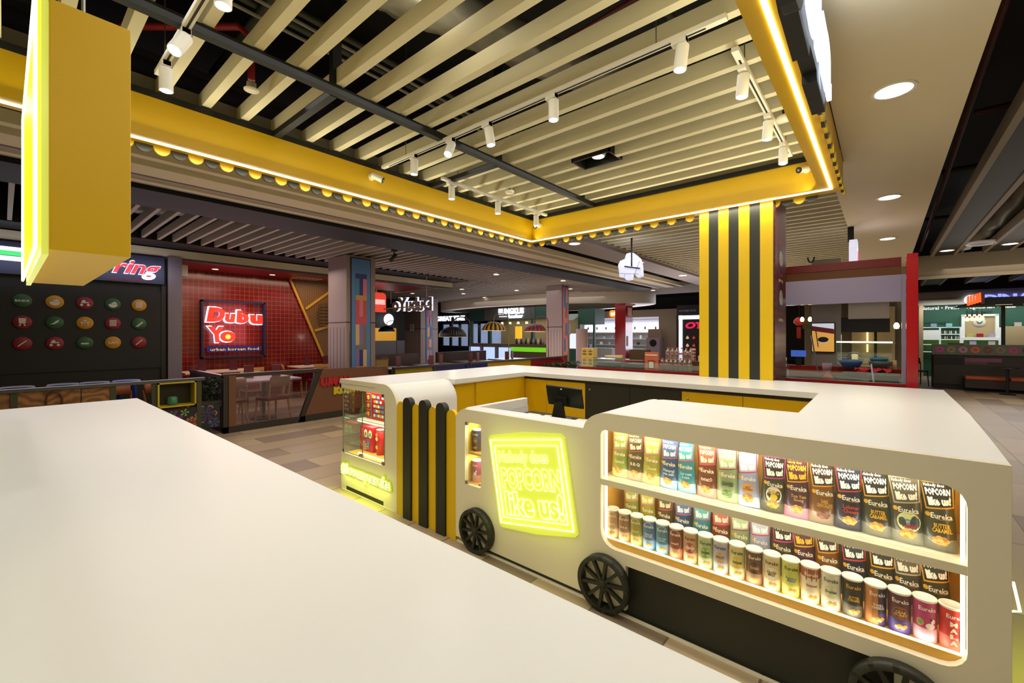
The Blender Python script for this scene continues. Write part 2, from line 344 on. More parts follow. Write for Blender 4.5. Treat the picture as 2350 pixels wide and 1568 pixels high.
# desk behind the low part
t = thing('cash_desk', 'low black-topped service desk behind the low white parapet', 'desk', (-1.8, 2.7, 0))
put('desk_top', B(-2.32, -1.32, 2.42, 2.98, .86, .89, BLK2), t); put('cabinet_body', B(-2.30, -1.35, 2.45, 2.95, 0, .86, YELD), t)
for i, (x, y, a, w_, h_) in enumerate([(-2.02, 2.86, .2, .16, .10), (-1.86, 2.74, -.1, .13, .09), (-1.74, 2.90, .15, .14, .08), (-1.62, 2.72, 0, .10, .12), (-2.2, 2.80, .05, .12, .16)]):
    mb = MB(); mb.obox((x, y, .892), w_, h_, .003, (0, 0, a), mat('EFE9C4', .6))
    solo('paper_note', mb, ['cream paper sheet lying left of the tablet stand foot', 'cream paper sheet just in front of the tablet stand foot', 'cream paper sheet lying right of the tablet stand', 'small cream paper slip nearest the raised worktop end', 'cream paper sheet nearest the white side parapet'][i], 'paper', 'paper sheets on the cash desk')
t = thing('tablet_stand', 'black point-of-sale tablet on a slanted stand, seen from behind', 'tablet', (-1.93, 2.86, .89))
mb = MB(); c = Vector((-1.90, 2.86, 1.065)); mb.obox(c, .31, .018, .17, (.35, .05, .12), mat('1E2420', .35)); put('tablet', mb, t, bevel=.006)
mb = MB(); mb.obox(c+Vector((0, -.010, .072)), .10, .006, .010, (.35, .05, .12), mat('2C332E', .4)); mb.lathe([(0, -.02), (.006, -.02), (.006, 0)], tuple(c+Vector((-.01, -.018, .06))), mat('DDE6E0', .3), 10, 'y'); put('camera_bump', mb, t)
mb = MB(); mb.prism([(-.055, 0), (.07, 0), (.05, .10), (.035, .15), (-.02, .15)], (-1.95, 2.83, .892), 'xz', .02, mat('14170F', .45)); mb.obox((-1.92, 2.845, 1.03), .10, .03, .07, (.35, 0, .1), mat('14170F', .45)); mb.box(-2.03, -1.85, 2.78, 2.92, .89, .896, mat('14170F', .45)); put('stand', mb, t)
# ================================================================ picket gate
gate = thing('picket_gate', 'gate of yellow and black round-topped boards beside the white cart', 'gate', (-2.83, 2.26, 0))
put('gate_frame', B(-3.19, -2.465, W+.03, W+.055, .02, .92, WHM), gate)
for k in range(7):
    x0 = -3.206+k*.1076; x1 = x0+.1076; blk = k % 2; y0 = W-.018 if blk else W; top = 1.022 if blk else .978; r = .1076/2
    pts = [(x0+.001, .0), (x1-.001, .0)]+arc((x0+x1)/2, top-r, r-.001, 0, 180, 12)
    mb = MB(); mb.prism(pts, (0, y0, 0), 'xz', W+.03-y0, BLK if blk else YEL); put('picket', mb, gate, 'black board' if blk else 'yellow board')
# ================================================================ display end of the left arm
ds = thing('display_counter', 'white counter end with glass display case and arched right side', 'counter', (-3.7, 2.5, 0))
mb = MB(); mb.box(-4.16, -3.412, W, W+.03, .052, .372, WHM); mb.box(-4.16, -4.07, W, W+.03, 0, .052, WHM); mb.box(-4.15, -4.12, W+.03, 3.0, 0, .372, WHM); mb.box(-4.16, -3.25, W-.003, W+.01, 0, .010, WHM)
arch = [(-3.412, .0), (-3.21, .0), (-3.21, .90)]+arc(-3.41, .905, .20, 0, 90, 10)+[(-4.188, 1.105), (-4.188, 1.015), (-3.50, 1.015)]+arc(-3.49, .915, .10, 90, 0, 6)[1:]+[(-3.39, .375), (-3.412, .372)]
mb.prism(arch, (0, W, 0), 'xz', .03, WHM); put('front_panel', mb, ds)
put('kick_panel', B(-4.07, -3.31, W+.006, W+.02, .008, .05, BLK), ds, 'black kick panel')
mb = MB(); pr = [(-3.42, 1.105)]+arc(-3.41, .905, .20, 90, 0, 10)+[(-3.21, 0)]; v = []; f = []
for a, b in pr: v += [(a, W+.03, b), (a, 2.92, b)]
for i in range(len(pr)-1): f.append((2*i, 2*i+1, 2*i+3, 2*i+2))
mb.raw(v, f, WHT, True); mb.box(-3.40, -3.23, 2.90, 2.92, 0, 1.0, WHM); put('arched_side', mb, ds, 'white arched side sheet')
mb = MB(); mb.box(-4.188, -4.16, W, 4.8, 1.015, 1.058, WHM); mb.box(-4.19, -3.55, W-.004, W, 1.062, 1.066, mat('C9C3B0', .5)); put('top_lip', mb, ds)
mb = MB(); mb.box(-4.14, -3.24, W+.02, 2.98, .34, .372, CASEY); mb.box(-3.30, -3.25, W+.035, 2.89, .373, 1.0, mat('EBC860', .5)); put('case_floor', mb, ds)
mb = MB(); mb.box(-4.135, -4.130, W+.02, 2.98, .372, 1.015, GLC); mb.box(-4.13, -3.775, W+.004, W+.010, .378, 1.012, GLC); mb.box(-3.765, -3.40, W+.004, W+.010, .378, 1.012, GLC); mb.box(-4.13, -3.30, 2.975, 2.98, .372, 1.015, GLC); put('glass_panes', mb, ds)
EDG = mat('5E685C', .2)
mb = MB()
for x in (-4.132, -3.77, -3.402): mb.box(x-.0035, x+.0035, W+.002, W+.008, .378, 1.012, EDG)
put('glass_edge', mb, ds)
mb = MB()
for x, z in ((-4.115, 1.0), (-4.115, .392), (-3.42, 1.0), (-3.42, .392)): mb.box(x-.018, x+.018, W-.003, W+.012, z-.014, z+.014, STL)
mb.lathe([(0, -.02), (.012, -.02), (.014, 0)], (-3.785, W, .40), CHR, 12, 'y'); mb.lathe([(0, -.02), (.012, -.02), (.014, 0)], (-3.750, W, .40), CHR, 12, 'y'); mb.box(-3.80, -3.735, W-.012, W, .385, .415, CHR); put('glass_clip', mb, ds)
put('glass_shelf', B(-4.08, -3.30, 2.34, 2.92, .672, .697, WHM), ds)
mb = MB(); mb.box(-4.05, -3.32, 2.335, 2.342, .676, .684, LED2); mb.box(-3.98, -3.33, 2.30, 2.31, .374, .382, LED2); put('led_strip', mb, ds, 'glowing strip light on the shelf edge')
lamp('AREA', (-3.75, 2.42, 1.0), 3.5, WARM, .6, .3); lamp('AREA', (-3.75, 2.36, .66), 2.6, WARM, .6, .3)
# ---- goods in the display case
RED = mat('C8202A', .4, name='red_card')
def gift_box(label, x0, x1, y0, y1, z0, z1, deco, loc_cat='box'):
    t = thing('gift_box', label, loc_cat, ((x0+x1)/2, (y0+y1)/2, z0)); put('carton', B(x0, x1, y0, y1, z0, z1, RED), t, bevel=.003)
    mb = MB(); deco(mb, x0, x1, y0-.002, z0, z1); put('front_print', mb, t, 'printed festive pattern'); return t
def deco_snake(mb, x0, x1, y, z0, z1):
    w_ = x1-x0; h = z1-z0; wh = mat('F2EFE6', .5); te = mat('3E9EB0', .5); go = mat('E3B93C', .5); rr = random.Random(3)
    mb.box(x0+w_*.22, x0+w_*.25, y-.001, y, z0+h*.05, z1-h*.05, te)
    for r_ in range(5):
        for c in range(7):
            if (r_+c) % 9 == 7: continue
            px = x0+w_*(.34+c*.088)+(r_ % 2)*.006; pz = z0+h*(.12+r_*.17); mb.box(px, px+w_*.075, y-.001, y, pz, pz+h*.095, (wh, te, wh, go)[(r_+c) % 4] if rr.random() < .8 else te)
    for k in range(3): mb.disc((x0+w_*.11, y-.001, z0+h*(.2+.3*k)), w_*.06, go, n=10); mb.box(x0+w_*.03, x0+w_*.20, y-.001, y, z0+h*(.34+.3*k), z0+h*(.35+.3*k), wh)
    mb.disc((x0+w_*.32, y-.0015, z0+h*.86), w_*.05, go); mb.disc((x0+w_*.86, y-.0015, z0+h*.88), w_*.05, go)
def deco_face(mb, x0, x1, y, z0, z1):
    w_ = x1-x0; h = z1-z0; wh = mat('F2E3C2', .5); ol = mat('7E8B3A', .5); or_ = mat('D98A3A', .5); mg = mat('A84A6A', .5); bl = mat('4AA7B0', .5)
    mb.disc((x0+w_*.2, y-.001, z0+h*.45), w_*.2, or_, n=16, sy=1.3); mb.flat([(-.05, 0), (0, -.06), (.05, 0), (0, .06)], (x0+w_*.2, y-.002, z0+h*.5), 'xz', RED)
    for sx_ in (.48, .82): mb.disc((x0+w_*sx_, y-.001, z0+h*.72), w_*.13, wh, sy=1.3); mb.disc((x0+w_*sx_, y-.002, z0+h*.70), w_*.07, ol, sy=1.3)
    mb.disc((x0+w_*.65, y-.0025, z0+h*.62), w_*.06, bl); mb.disc((x0+w_*.65, y-.001, z0+h*.42), w_*.22, mg, sy=.6); mb.box(x0+w_*.60, x0+w_*.72, y-.0025, y, z0+h*.1, z0+h*.38, bl)
    for k in range(10):
        a = k*PI/5; mb.flat([(0, 0), (.045*math.cos(a-.12), .045*math.sin(a-.12)), (.055*math.cos(a), .055*math.sin(a)), (.045*math.cos(a+.12), .045*math.sin(a+.12))], (x0+w_*.38, y-.0028, z0+h*.2), 'xz', wh)
gift_box('flat red gift box with blue and white stripe print on the upper glass shelf', -4.03, -3.62, 2.42, 2.52, .698, .968, deco_snake)
gift_box('red carton printed with large eyes, on the display case floor', -4.10, -3.86, 2.39, 2.60, .374, .622, deco_face)
t = thing('red_canister', 'tall red festive canister beside the red carton on the case floor', 'can', (-3.76, 2.42, .374)); mb = MB(); mb.lathe([(0, 0), (.045, 0), (.045, .235), (.04, .24), (0, .24)], (-3.76, 2.42, .374), RED, 20); put('body', mb, t)
mb = MB()
for z, q in ((.45, 'E3B93C'), (.53, 'F2D37A'), (.57, 'E08A3A')): mb.disc((-3.765, 2.373, z), .02, mat(q, .5), n=12)
put('label_print', mb, t); mb = MB(); mb.lathe([(.04, .236), (.047, .236), (.047, .246), (0, .246)], (-3.76, 2.42, .374), STL, 20); put('lid', mb, t)
t = thing('yellow_canister', 'tall yellow canister at the right end of the glass display case floor', 'can', (-3.62, 2.46, .374)); mb = MB(); mb.lathe([(0, 0), (.05, 0), (.05, .25), (0, .25)], (-3.62, 2.46, .374), mat('E8C02A', .4), 20); put('body', mb, t)
mb = MB()
for z, q in ((.43, 'C8202A'), (.50, 'F7EEC8'), (.58, 'C8202A')): mb.disc((-3.625, 2.408, z), .018, mat(q, .5), n=12)
put('label_print', mb, t)
t = thing('red_tag_canister', 'red canister at the right end of the upper glass shelf', 'can', (-3.5, 2.55, .698)); mb = MB(); mb.lathe([(0, 0), (.05, 0), (.05, .24), (0, .24)], (-3.5, 2.55, .698), RED, 20); put('body', mb, t)
mb = MB(); [mb.box(-3.52, -3.49, 2.496, 2.499, .74+k*.03, .755+k*.03, mat('F7E9C8', .5)) for k in range(6)]; put('label_print', mb, t)
mb = MB(); mb.lathe([(.001, 0), (.05, .005), (.055, .04), (.035, .08), (.015, .10), (0, .105)], (-4.07, 2.50, .698), mat('EFE07A', .5), 14); solo('soft_toy', mb, 'small pale yellow plush figure left of the red box on the glass shelf', 'toy')
# ================================================================ neon signs
NB = mat('D6DE5A', .4, emit=.36, name='neon_acrylic'); NT = mat('FFFFD0', .4, emit=2.0, name='neon_tube')
def quadmap(q, y):   # q: UL, UR, LR, LL corners in x,z ; u,v in 0..1
    def fn(u, v, h):
        a = [q[3][i]*(1-u)*(1-v)+q[2][i]*u*(1-v)+q[1][i]*u*v+q[0][i]*(1-u)*v for i in (0, 1)]; return (a[0], y-h*.5, a[1])
    return fn
sg = thing('neon_slogan_sign', 'glowing lime neon slogan sign on the white cart front', 'neon sign', (-1.75, W-.01, .23))
Q = [(-2.109, .846), (-1.471, .950), (-1.368, .350), (-1.996, .236)]; fn = quadmap(Q, W-.012)
bd = [fn(u, v, 0) for u, v in [(.0, .06), (.0, .03), (.03, 0), (.5, -.025), (.96, 0), (1, .03), (1, .95), (.96, 1), (.5, 1.025), (.03, 1), (.0, .96)]]
mb = MB(); mb.prism([(p[0], p[2]) for p in bd], (0, W-.012, 0), 'xz', .012, NB); put('backing_board', mb, sg)
mb = MB(); fy = W-.017
def loop(u0, u1, v0, v1, r, y): 
    pts = [fn(a, b, 0) for a, b in ((u0, v0), (u1, v0), (u1, v1), (u0, v1), (u0, v0))]; [mb.tube([(p[0], y, p[2]), (q[0], y, q[2])], r, NT, 6) for p, q in zip(pts, pts[1:])]
loop(.035, .955, .055, .945, .0035, fy); loop(.085, .905, .115, .885, .003, fy); put('neon_border', mb, sg, 'neon border lines')
mb = MB(); fn2 = quadmap([(Q[0][0], Q[0][1]), Q[1], Q[2], Q[3]], W-.017)
for s, bx, b_, o_ in (('Nobody does', (.125, .77, .665, .83), .03, .011), ('POPCORN', (.13, .895, .42, .65), .05, .011), ('like us!', (.135, .885, .135, .405), .06, .013)):
    text(mb, s, bx, fn2, NT, hs=.08, bold=b_, outline=o_, res=3)
put('neon_lettering', mb, sg, 'neon outline lettering reading Nobody does POPCORN like us!')
lamp('AREA', (-1.74, W-.03, .59), 3, LIME, .6, .6, rot=(-PI/2, 0, 0)); lamp('AREA', (-1.74, W-.10, .59), .5, LIME, .7, .7, rot=(PI/2, 0, 0)); 
sg = thing('neon_hashtag_sign', 'glowing lime neon hashtag lettering under the glass display case', 'neon sign', (-3.72, W, .15))
fn3 = lambda u, v, h: (u, W-.017-h*.08, v)
mb = MB(); text(mb, '#ilovemyeureka', (-4.155, -3.27, .135, .295), lambda u, v, h: (u, W-.006-h, v), mat('C2D030', .4, emit=.22, name='neon_glow_board'), bold=.09, extrude=.004, res=2); put('backing_board', mb, sg)
mb = MB(); text(mb, '#ilovemyeureka', (-4.135, -3.29, .150, .280), fn3, NT, bold=.03, outline=.016, res=2); put('neon_lettering', mb, sg, 'neon outline lettering')
lamp('AREA', (-3.72, W-.03, .2), 3.5, LIME, .8, .12, rot=(-PI/3, 0, 0)); lamp('AREA', (-3.72, W-.07, .2), .25, LIME, .9, .2, rot=(PI/2, 0, 0))
sg = thing('neon_side_sign', 'small piece of lime neon showing past the right edge of the white counter', 'neon sign', (.37, 2.8, .2))
mb = MB(); mb.box(.336, .342, 2.45, 3.2, .25, .85, NB); put('backing_board', mb, sg)
mb = MB(); mb.tube([(.37, 2.47, .62), (.378, 2.41, .54), (.365, 2.46, .512)], .0045, NT, 6); put('neon_border', mb, sg)
lamp('AREA', (.42, 2.8, .62), 20, LIME, .6, .8, rot=(0, -PI/3.2, 0))
# ================================================================ near counter
t = thing('near_counter', 'large plain white worktop filling the lower left foreground', 'counter', (-1.8, 0, 0))
put('counter_top', B(-3.985, .36, -1.0, .615, 1.06, TOP, WHT), t, bevel=.002)
put('counter_body', B(-3.93, .30, -.95, .57, 0, 1.06, WHM), t)
# ================================================================ canopy frame
cn = thing('canopy_frame', 'yellow box-beam canopy frame with LED line hanging above the kiosk', 'canopy', (-2, 2, 2.85))
ZS = 2.85; ZT = 3.113
def beam(x0, x1, y0, y1): return B(x0, x1, y0, y1, ZS, ZT, YELD)
put('beam', beam(-3.82, -3.66, -2.2, 4.93), cn, 'left yellow beam'); put('beam', beam(-3.659, -.441, 4.72, 4.93), cn, 'back yellow beam'); put('beam', beam(-.44, -.28, -2.2, 4.93), cn, 'right yellow beam'); put('beam', beam(-3.66, -.44, -2.2, -2.0), cn, 'front yellow beam')
mb = MB(); mb.box(-3.742, -3.722, -2.1, 4.795, ZS-.008, ZS, LED); mb.box(-3.722, -.345, 4.775, 4.795, ZS-.008, ZS, LED); mb.box(-.365, -.345, -2.1, 4.775, ZS-.008, ZS, LED); put('led_line', mb, cn, 'glowing white LED line')
mb = MB(); mb.box(-3.83, -3.66, -2.2, 4.9, ZT, ZT+.045, BLK2); mb.box(-3.66, -.44, 4.70, 4.93, ZT, ZT+.045, BLK2); put('top_rail', mb, cn, 'black top rail')
sc = []
for i in range(48): sc.append(('L', 4.86-.0985*i, i))
for i in range(33): sc.append(('F', -3.76+.1015*i, i+1))
for i in range(50): sc.append(('R', 4.88-.0985*i, i))
rest = MB()
for n, (w_, p, i) in enumerate(sc):
    if w_ == 'F' and -1.53 < p < -.86: continue
    m = (YEL, BLK)[i % 2]; mb = MB() if n < 100 else rest; pts = arc(0, 0, .0485, 180, 360, 10, .055)
    if w_ == 'L': mb.prism(pts, (-3.822, p, ZS+.002), 'yz', .016, m)
    elif w_ == 'F': mb.prism(pts, (p, 4.931, ZS+.002), 'xz', .016, m)
    else: mb.prism(pts, (-.262 - (.006 if i % 2 else 0), p, ZS+.002), 'yz', .018, m)
    if n < 100: put('scallop', mb, cn, ('yellow', 'black')[i % 2]+' scallop')
put('scallop', rest, cn, kind='stuff')
# ---- black tube frame inside
t = thing('tube_frame', 'black square-tube frame bar crossing the slatted ceiling with posts', 'frame', (-2.7, 2, 3.1))
put('long_bar', B(-2.745, -2.690, -2.0, 4.72, 3.115, 3.165, BLK2), t)
for y in (1.41, 2.98): put('cross_bar', B(-3.66, -2.745, y-.025, y+.025, 3.112, 3.155, BLK2), t)
for y in (1.41, 2.98, 4.45): put('post', B(-2.743, -2.692, y-.03, y+.03, 3.165, 4.6, BLK2), t)
# ---- ceiling slats over the kiosk and beyond
lab = 'long cream ceiling slat above the kiosk canopy, dark void showing between the slats'
for k in range(-8, 51):
    y = .70+.2435*k; x1 = -.44 if y < 4.95 else -.40; x0 = -3.75
    if abs(y-3.62) < .13:
        mb = MB(); mb.box(x0, -2.25, y-.027, y+.027, 3.172, 3.275, SLAT); mb.box(-1.85, x1, y-.027, y+.027, 3.172, 3.275, SLAT)
    else: mb = B(x0, x1, y-.027, y+.027, 3.172, 3.275, SLAT)
    tag(solo('ceiling_slat', mb, lab if y < 4.8 else 'long cream ceiling slat beyond the kiosk, behind the striped pillar', 'ceiling slat', 'cream slats over the kiosk' if y < 4.8 else 'cream slats beyond the kiosk'))
struct('trim_1', B(-3.80, -3.75, -2, 12.8, 3.16, 3.28, mat('8A8272', .6)))
mb = MB(); mb.box(-2.25, -1.85, 3.50, 3.515, 3.18, 3.33, BLK2); mb.box(-2.25, -1.85, 3.73, 3.745, 3.18, 3.33, BLK2); mb.box(-2.25, -2.235, 3.5, 3.745, 3.18, 3.33, BLK2); mb.box(-1.865, -1.85, 3.5, 3.745, 3.18, 3.33, BLK2); mb.box(-2.25, -1.85, 3.5, 3.745, 3.32, 3.33, BLK2)
t = thing('recessed_light', 'black recessed box with a tilted white lamp between the ceiling slats', 'ceiling light', (-2.05, 3.62, 3.2)); put('housing', mb, t)
mb = MB(); mb.lathe([(0, 0), (.06, 0), (.07, .015), (.07, .05)], (-2.03, 3.62, 3.215), WHM, 24); put('lamp_head', mb, t); mb = MB(); mb.disc((-2.03, 3.62, 3.213), .055, mat('FFF6E0', .5, emit=3), 'xy', 24); put('lens', mb, t)
# ================================================================ SNACK BAGS
HB, WB = .25, .097
def half_w(v): return WB/2*(1-.07*math.exp(-((v-.60)/.13)**2)-.04*math.sin(PI*min(v, 1)))
def bag_surf(x, z):
    v = min(max(z/HB, 0), 1); hw = half_w(v); u = min(abs(x)/hw, 1)
    T = .030*(.45+.55*math.sin(PI*min(v/.62, 1)) if v < .31 else 1)*(1 if v < .31 else max(0, 1-((v-.31)/.69)**1.6))
    return -max(.0015, T*(1-u**2.6)**.7)
def bfn(dz=0, eps=.0012): return lambda u, v, h: (u, bag_surf(u, v)-eps-h, v)
def patch(mb, q, m, eps, n=7):   # quad UL UR LR LL on the bag front
    v = []; f = []
    for j in range(n+1):
        for i in range(n+1):
            a, b = i/n, j/n; x = (q[3][0]*(1-a)+q[2][0]*a)*(1-b)+(q[0][0]*(1-a)+q[1][0]*a)*b; z = (q[3][1]*(1-a)+q[2][1]*a)*(1-b)+(q[0][1]*(1-a)+q[1][1]*a)*b
            v.append((x, bag_surf(x, z)-eps, z))
    for j in range(n):
        for i in range(n): k = j*(n+1)+i; f.append((k, k+1, k+n+2, k+n+1))
    mb.raw(v, f, m, True)
def blob(mb, x, z, r, m, eps, sy=1, n=10):
    pts = [(x+r*math.cos(2*PI*k/n), z+r*sy*math.sin(2*PI*k/n)) for k in range(n)]
    mb.raw([(a, bag_surf(a, b)-eps, b) for a, b in pts]+[(x, bag_surf(x, z)-eps, z)], [(k, (k+1) % n, n) for k in range(n)], m)
def foil(h): return mat(h, .33, .0, name='bag_foil', coat=.3, var=.10, scale=25, bump=.25)
def lab_(h): return mat(h, .45, name='label_ink')
def make_bag(i, label, body, base, head, border, ink, flav, fcol, style, loc, rz, tilt, upper=True):
    t = thing('snack_bag', label, 'snack bag', (0, 0, 0))
    nu, nv = 10, 16; v = []; f = []; mi = []; rr = random.Random(i*7+3); sd = rr.random()*9
    for side in (-1, 1):
        for j in range(nv+1):
            z = HB*j/nv; vv = j/nv; hw = half_w(vv)
            for k in range(nu+1):
                x = hw*(2*k/nu-1); y = bag_surf(x, z)*-side if side > 0 else bag_surf(x, z)
                cr = .0018*math.sin(x*160+sd)*math.sin(z*70+sd)*(1 if vv > .45 else .3)
                v.append((x, (y if side < 0 else -bag_surf(x, z)*.8), z+(cr*2 if j == nv else 0)))
    n1 = (nu+1)*(nv+1); mb = MB(); fa = []; fb = []
    for j in range(nv):
        for k in range(nu):
            a = j*(nu+1)+k; q = (a, a+1, a+nu+2, a+nu+1); (fb if j < 3 else fa).append(q); q2 = tuple(x+n1 for x in q[::-1]); fa.append(q2)
    mb.raw(v, [], foil(body)); mb.m = [foil(body), foil(base)]
    for q in fa: mb.f.append(q); mb.mi.append(0); mb.sm.append(True)
    for q in fb: mb.f.append(q); mb.mi.append(1); mb.sm.append(True)
    put('pouch', mb, t)
    hp = put('header_print', (lambda mb: (patch(mb, [(-.0465, .243), (.043, .247), (.043, .158), (-.033, .146)], lab_(border), .0008), patch(mb, [(-.0425, .239), (.040, .243), (.040, .163), (-.030, .152)], lab_(head), .0014), mb)[-1])(MB()), t, 'slogan panel')
    mb = MB(); q = [(-.041, .238), (.039, .241), (.038, .165), (-.027, .155)]
    def hf(u, v_, h):
        x = (q[3][0]*(1-u)+q[2][0]*u)*(1-v_)+(q[0][0]*(1-u)+q[1][0]*u)*v_; z = (q[3][1]*(1-u)+q[2][1]*u)*(1-v_)+(q[0][1]*(1-u)+q[1][1]*u)*v_; return (x, bag_surf(x, z)-.0021, z)
    I = lab_(ink)
    text(mb, 'Nobody does', (.02, .75, .80, .99), hf, I, bold=.02, res=1); text(mb, 'POPCORN', (.04, .95, .48, .79), hf, I, bold=.05, res=1); text(mb, 'like us!', (.06, .97, .04, .47), hf, I, bold=.06, res=1)
    put('slogan_lettering', mb, hp)
    mb = MB(); J = lab_('F2EDDC' if style != 'dk' else '1E1E18')
    text(mb, 'Eureka', (-.020, .038, .118, .137), bfn(0, .0015), J, bold=.02, res=1); blob(mb, -.028, .129, .008, lab_('D9A227' if body != 'E0C040' else '8A6A14'), .0012); mb_w = lab_('D9A227'); patch(mb, [(-.004, .1165), (.034, .1165), (.034, .1152), (-.004, .1152)], mb_w, .0014, 2)
    put('brand_lettering', mb, t)
    mb = MB(); F = lab_(fcol)
    if upper:
        if style == 'egg': blob(mb, .006, .082, .030, lab_('EDE8D0'), .0010, 1.25, 16); blob(mb, .008, .074, .014, lab_('E8C81E'), .0016, 1, 14); text(mb, flav, (-.014, .026, .086, .104), bfn(0, .0022), F, bold=.03, res=1)
        elif style == 'oval': blob(mb, .008, .085, .034, lab_('DCE6A0'), .0010, 1.1, 18); text(mb, flav, (-.014, .036, .076, .100), bfn(0, .0020), F, bold=.02, res=1, shear=.3); patch(mb, [(-.005, .074), (.030, .078), (.030, .066), (-.005, .062)], lab_('9A2430'), .0018, 4)
        elif style == 'jar': blob(mb, .006, .085, .024, lab_('DE9A34'), .0010, .9, 16); text(mb, flav, (-.014, .026, .076, .094), bfn(0, .0018), F, bold=.02, res=1)
        else: text(mb, flav, (-.018, .036, .070, .102) if '\n' in flav else (-.018, .034, .078, .098), bfn(0, .0016), F, bold=.03, res=1)
        gc = {'choc': ('6A3A22', '8A5434'), 'green': ('4E7A24', '6E9A34')}.get(style, ('D9A23C', 'B87A22'))
        for k in range(7): a = k*2*PI/7; blob(mb, .004+.016*math.cos(a), .040+.011*math.sin(a), .0095, lab_(gc[k % 2]), .0012+.0002*k, .9, 8)
        blob(mb, .004, .042, .009, lab_(gc[0]), .003, 1, 8)
        if style in ('std', 'dk', 'green', 'jar'):
            pts = [(x_, .030-.018*math.cos((x_)/.034*PI/2)+.016) for x_ in [(-.030+k*.006) for k in range(12)]]
            for p, q_ in zip(pts, pts[1:]): patch(mb, [(p[0], p[1]+.001), (q_[0], q_[1]+.001), (q_[0], q_[1]), (p[0], p[1])], lab_('F2EDDC'), .0042, 1)
        put('flavour_print', mb, t)
    t.location = loc; t.rotation_euler = (tilt, rr.uniform(-.05, .05), rz); return t
S = 'snack bag with '
BAGS = [  # body, base, header, border, ink, flavour, flavour ink, style, words
 ('8C9A3C', 'E4E09A', 'A9B455', 'E08A9A', 'F2F0D0', 'Caramel', 'DDE0A0', 'std', 'olive green caramel'),
 ('5A4A22', 'C8A890', '5E4E22', 'C04A6A', 'E8DFC0', 'B.B.Q', 'F2EDDC', 'std', 'dark brown barbecue'),
 ('A8A030', 'F0E48A', 'C8C050', 'C86A9A', 'F0ECC0', 'Cheese', 'DDD890', 'std', 'mustard yellow cheese'),
 ('2E527E', 'A8C8F0', '4E6EA0', 'C85A78', 'E6ECF4', 'Natural\nsea salt', 'C8DCF0', 'std', 'deep blue sea salt'),
 ('2E8A98', '9ADCF0', '4EB4BC', 'D84A70', 'E6F4F0', 'Sour cream\n& onion', 'BCEAF2', 'std', 'turquoise sour cream and onion'),
 ('7C3A20', 'F0A898', 'B86A50', 'D8507A', 'F6E2CC', 'tomatO', 'F2E2CC', 'std', 'red-brown tomato'),
 ('8CA070', 'C0CCA0', 'B4C69A', 'A02A6A', 'F0F2DC', 'SEAWEED', '22301A', 'green', 'pale green seaweed'),
 ('9AA4C4', 'C8D2F4', 'BCC2DA', 'D8304E', 'F0F2F8', 'SPICY\nCUTTLEFISH', '6A3A14', 'jar', 'lavender spicy cuttlefish'),
 ('3A3C22', '5A5C4A', '2A2014', 'C83A8A', 'F8F6EC', 'EGG', 'C89A3A', 'egg', 'black salted egg'),
 ('4E2A3E', 'D890A8', '5A2438', 'D8A428', 'E8BC34', 'Tom Yum\nGoong', 'D8A860', 'std', 'purple tom yum'),
 ('7A4E22', '9C8A78', '3A2414', 'D89428', 'F8F2E4', 'DARK\nCHOCOLATE', 'D8A850', 'choc', 'brown dark chocolate'),
 ('20263A', '3A3E4E', '20283C', 'C8402E', 'F8F4EC', 'Lobster\nCheese', 'C03A2A', 'std', 'navy lobster cheese'),
 ('363828', '7A7C6E', '1E1E14', 'D89A20', 'F8F4EC', 'BUTTER\nCARAMEL', 'E0AC24', 'std', 'charcoal butter caramel'),
 ('46463A', '8A8C7C', '5A5242', 'B8A888', 'EFE8D4', 'Famous\nAmos', '2A5C9A', 'oval', 'grey-black, pale oval badge,'),
 ('3A3C28', '74766A', '1E1E14', 'DC9A1E', 'FAF6EE', 'BUTTER\nCARAMEL', 'E8B424', 'std', 'olive-black butter caramel')]
bx = [-1.165, -1.068, -.977, -.880, -.784, -.684, -.587, -.492, -.395, -.298, -.205, -.115, -.022, .070, .162]
for i, (b, s_, h, bd_, ink, fl, fc, st, wd_) in enumerate(BAGS):
    lb = 'grey-black popcorn bag with a pale oval badge, second from the right on the upper shelf' if 'badge' in wd_ else wd_+' popcorn bag on the upper shelf'
    if i == 14: lb = 'olive-black butter caramel popcorn bag at the right end of the upper shelf'
    if i == 12: lb = 'charcoal butter caramel popcorn bag beside the navy bag on the upper shelf'
    make_bag(i, lb, b, s_, h, bd_, ink, fl, fc, st, (bx[i], 2.325, .729), R.uniform(-.10, .10), R.uniform(-.06, .02)).scale = (1.02, 1, 1.05)
b2 = [-1.150, -1.05, -.955, -.855, -.752, -.656, -.563, -.471, -.380, -.284, -.192, -.100, -.012, .074, .160]
order = [0, 2, 1, 3, 4, 5, 6, 7, 8, 9, 10, 11, 12, 13, 14]
for i, k in enumerate(order):
    b, s_, h, bd_, ink, fl, fc, st, wd_ = BAGS[k]
    lb = wd_.replace(' bag carrying a pale oval badge and', '')+' popcorn bag standing behind the cans on the lower shelf'
    if k == 13: lb = 'grey-black popcorn bag behind the cans, second from the right'
    if k == 14: lb = 'olive-black popcorn bag behind the cans at the right end'
    if k == 12: lb = 'charcoal popcorn bag behind the cans beside the navy bag'
    make_bag(30+i, lb, b, s_, h, bd_, ink, fl, fc, st, (b2[i], 2.455, .384), R.uniform(-.10, .10), R.uniform(-.04, .02), upper=False).scale = (1.0, 1, 1.12)
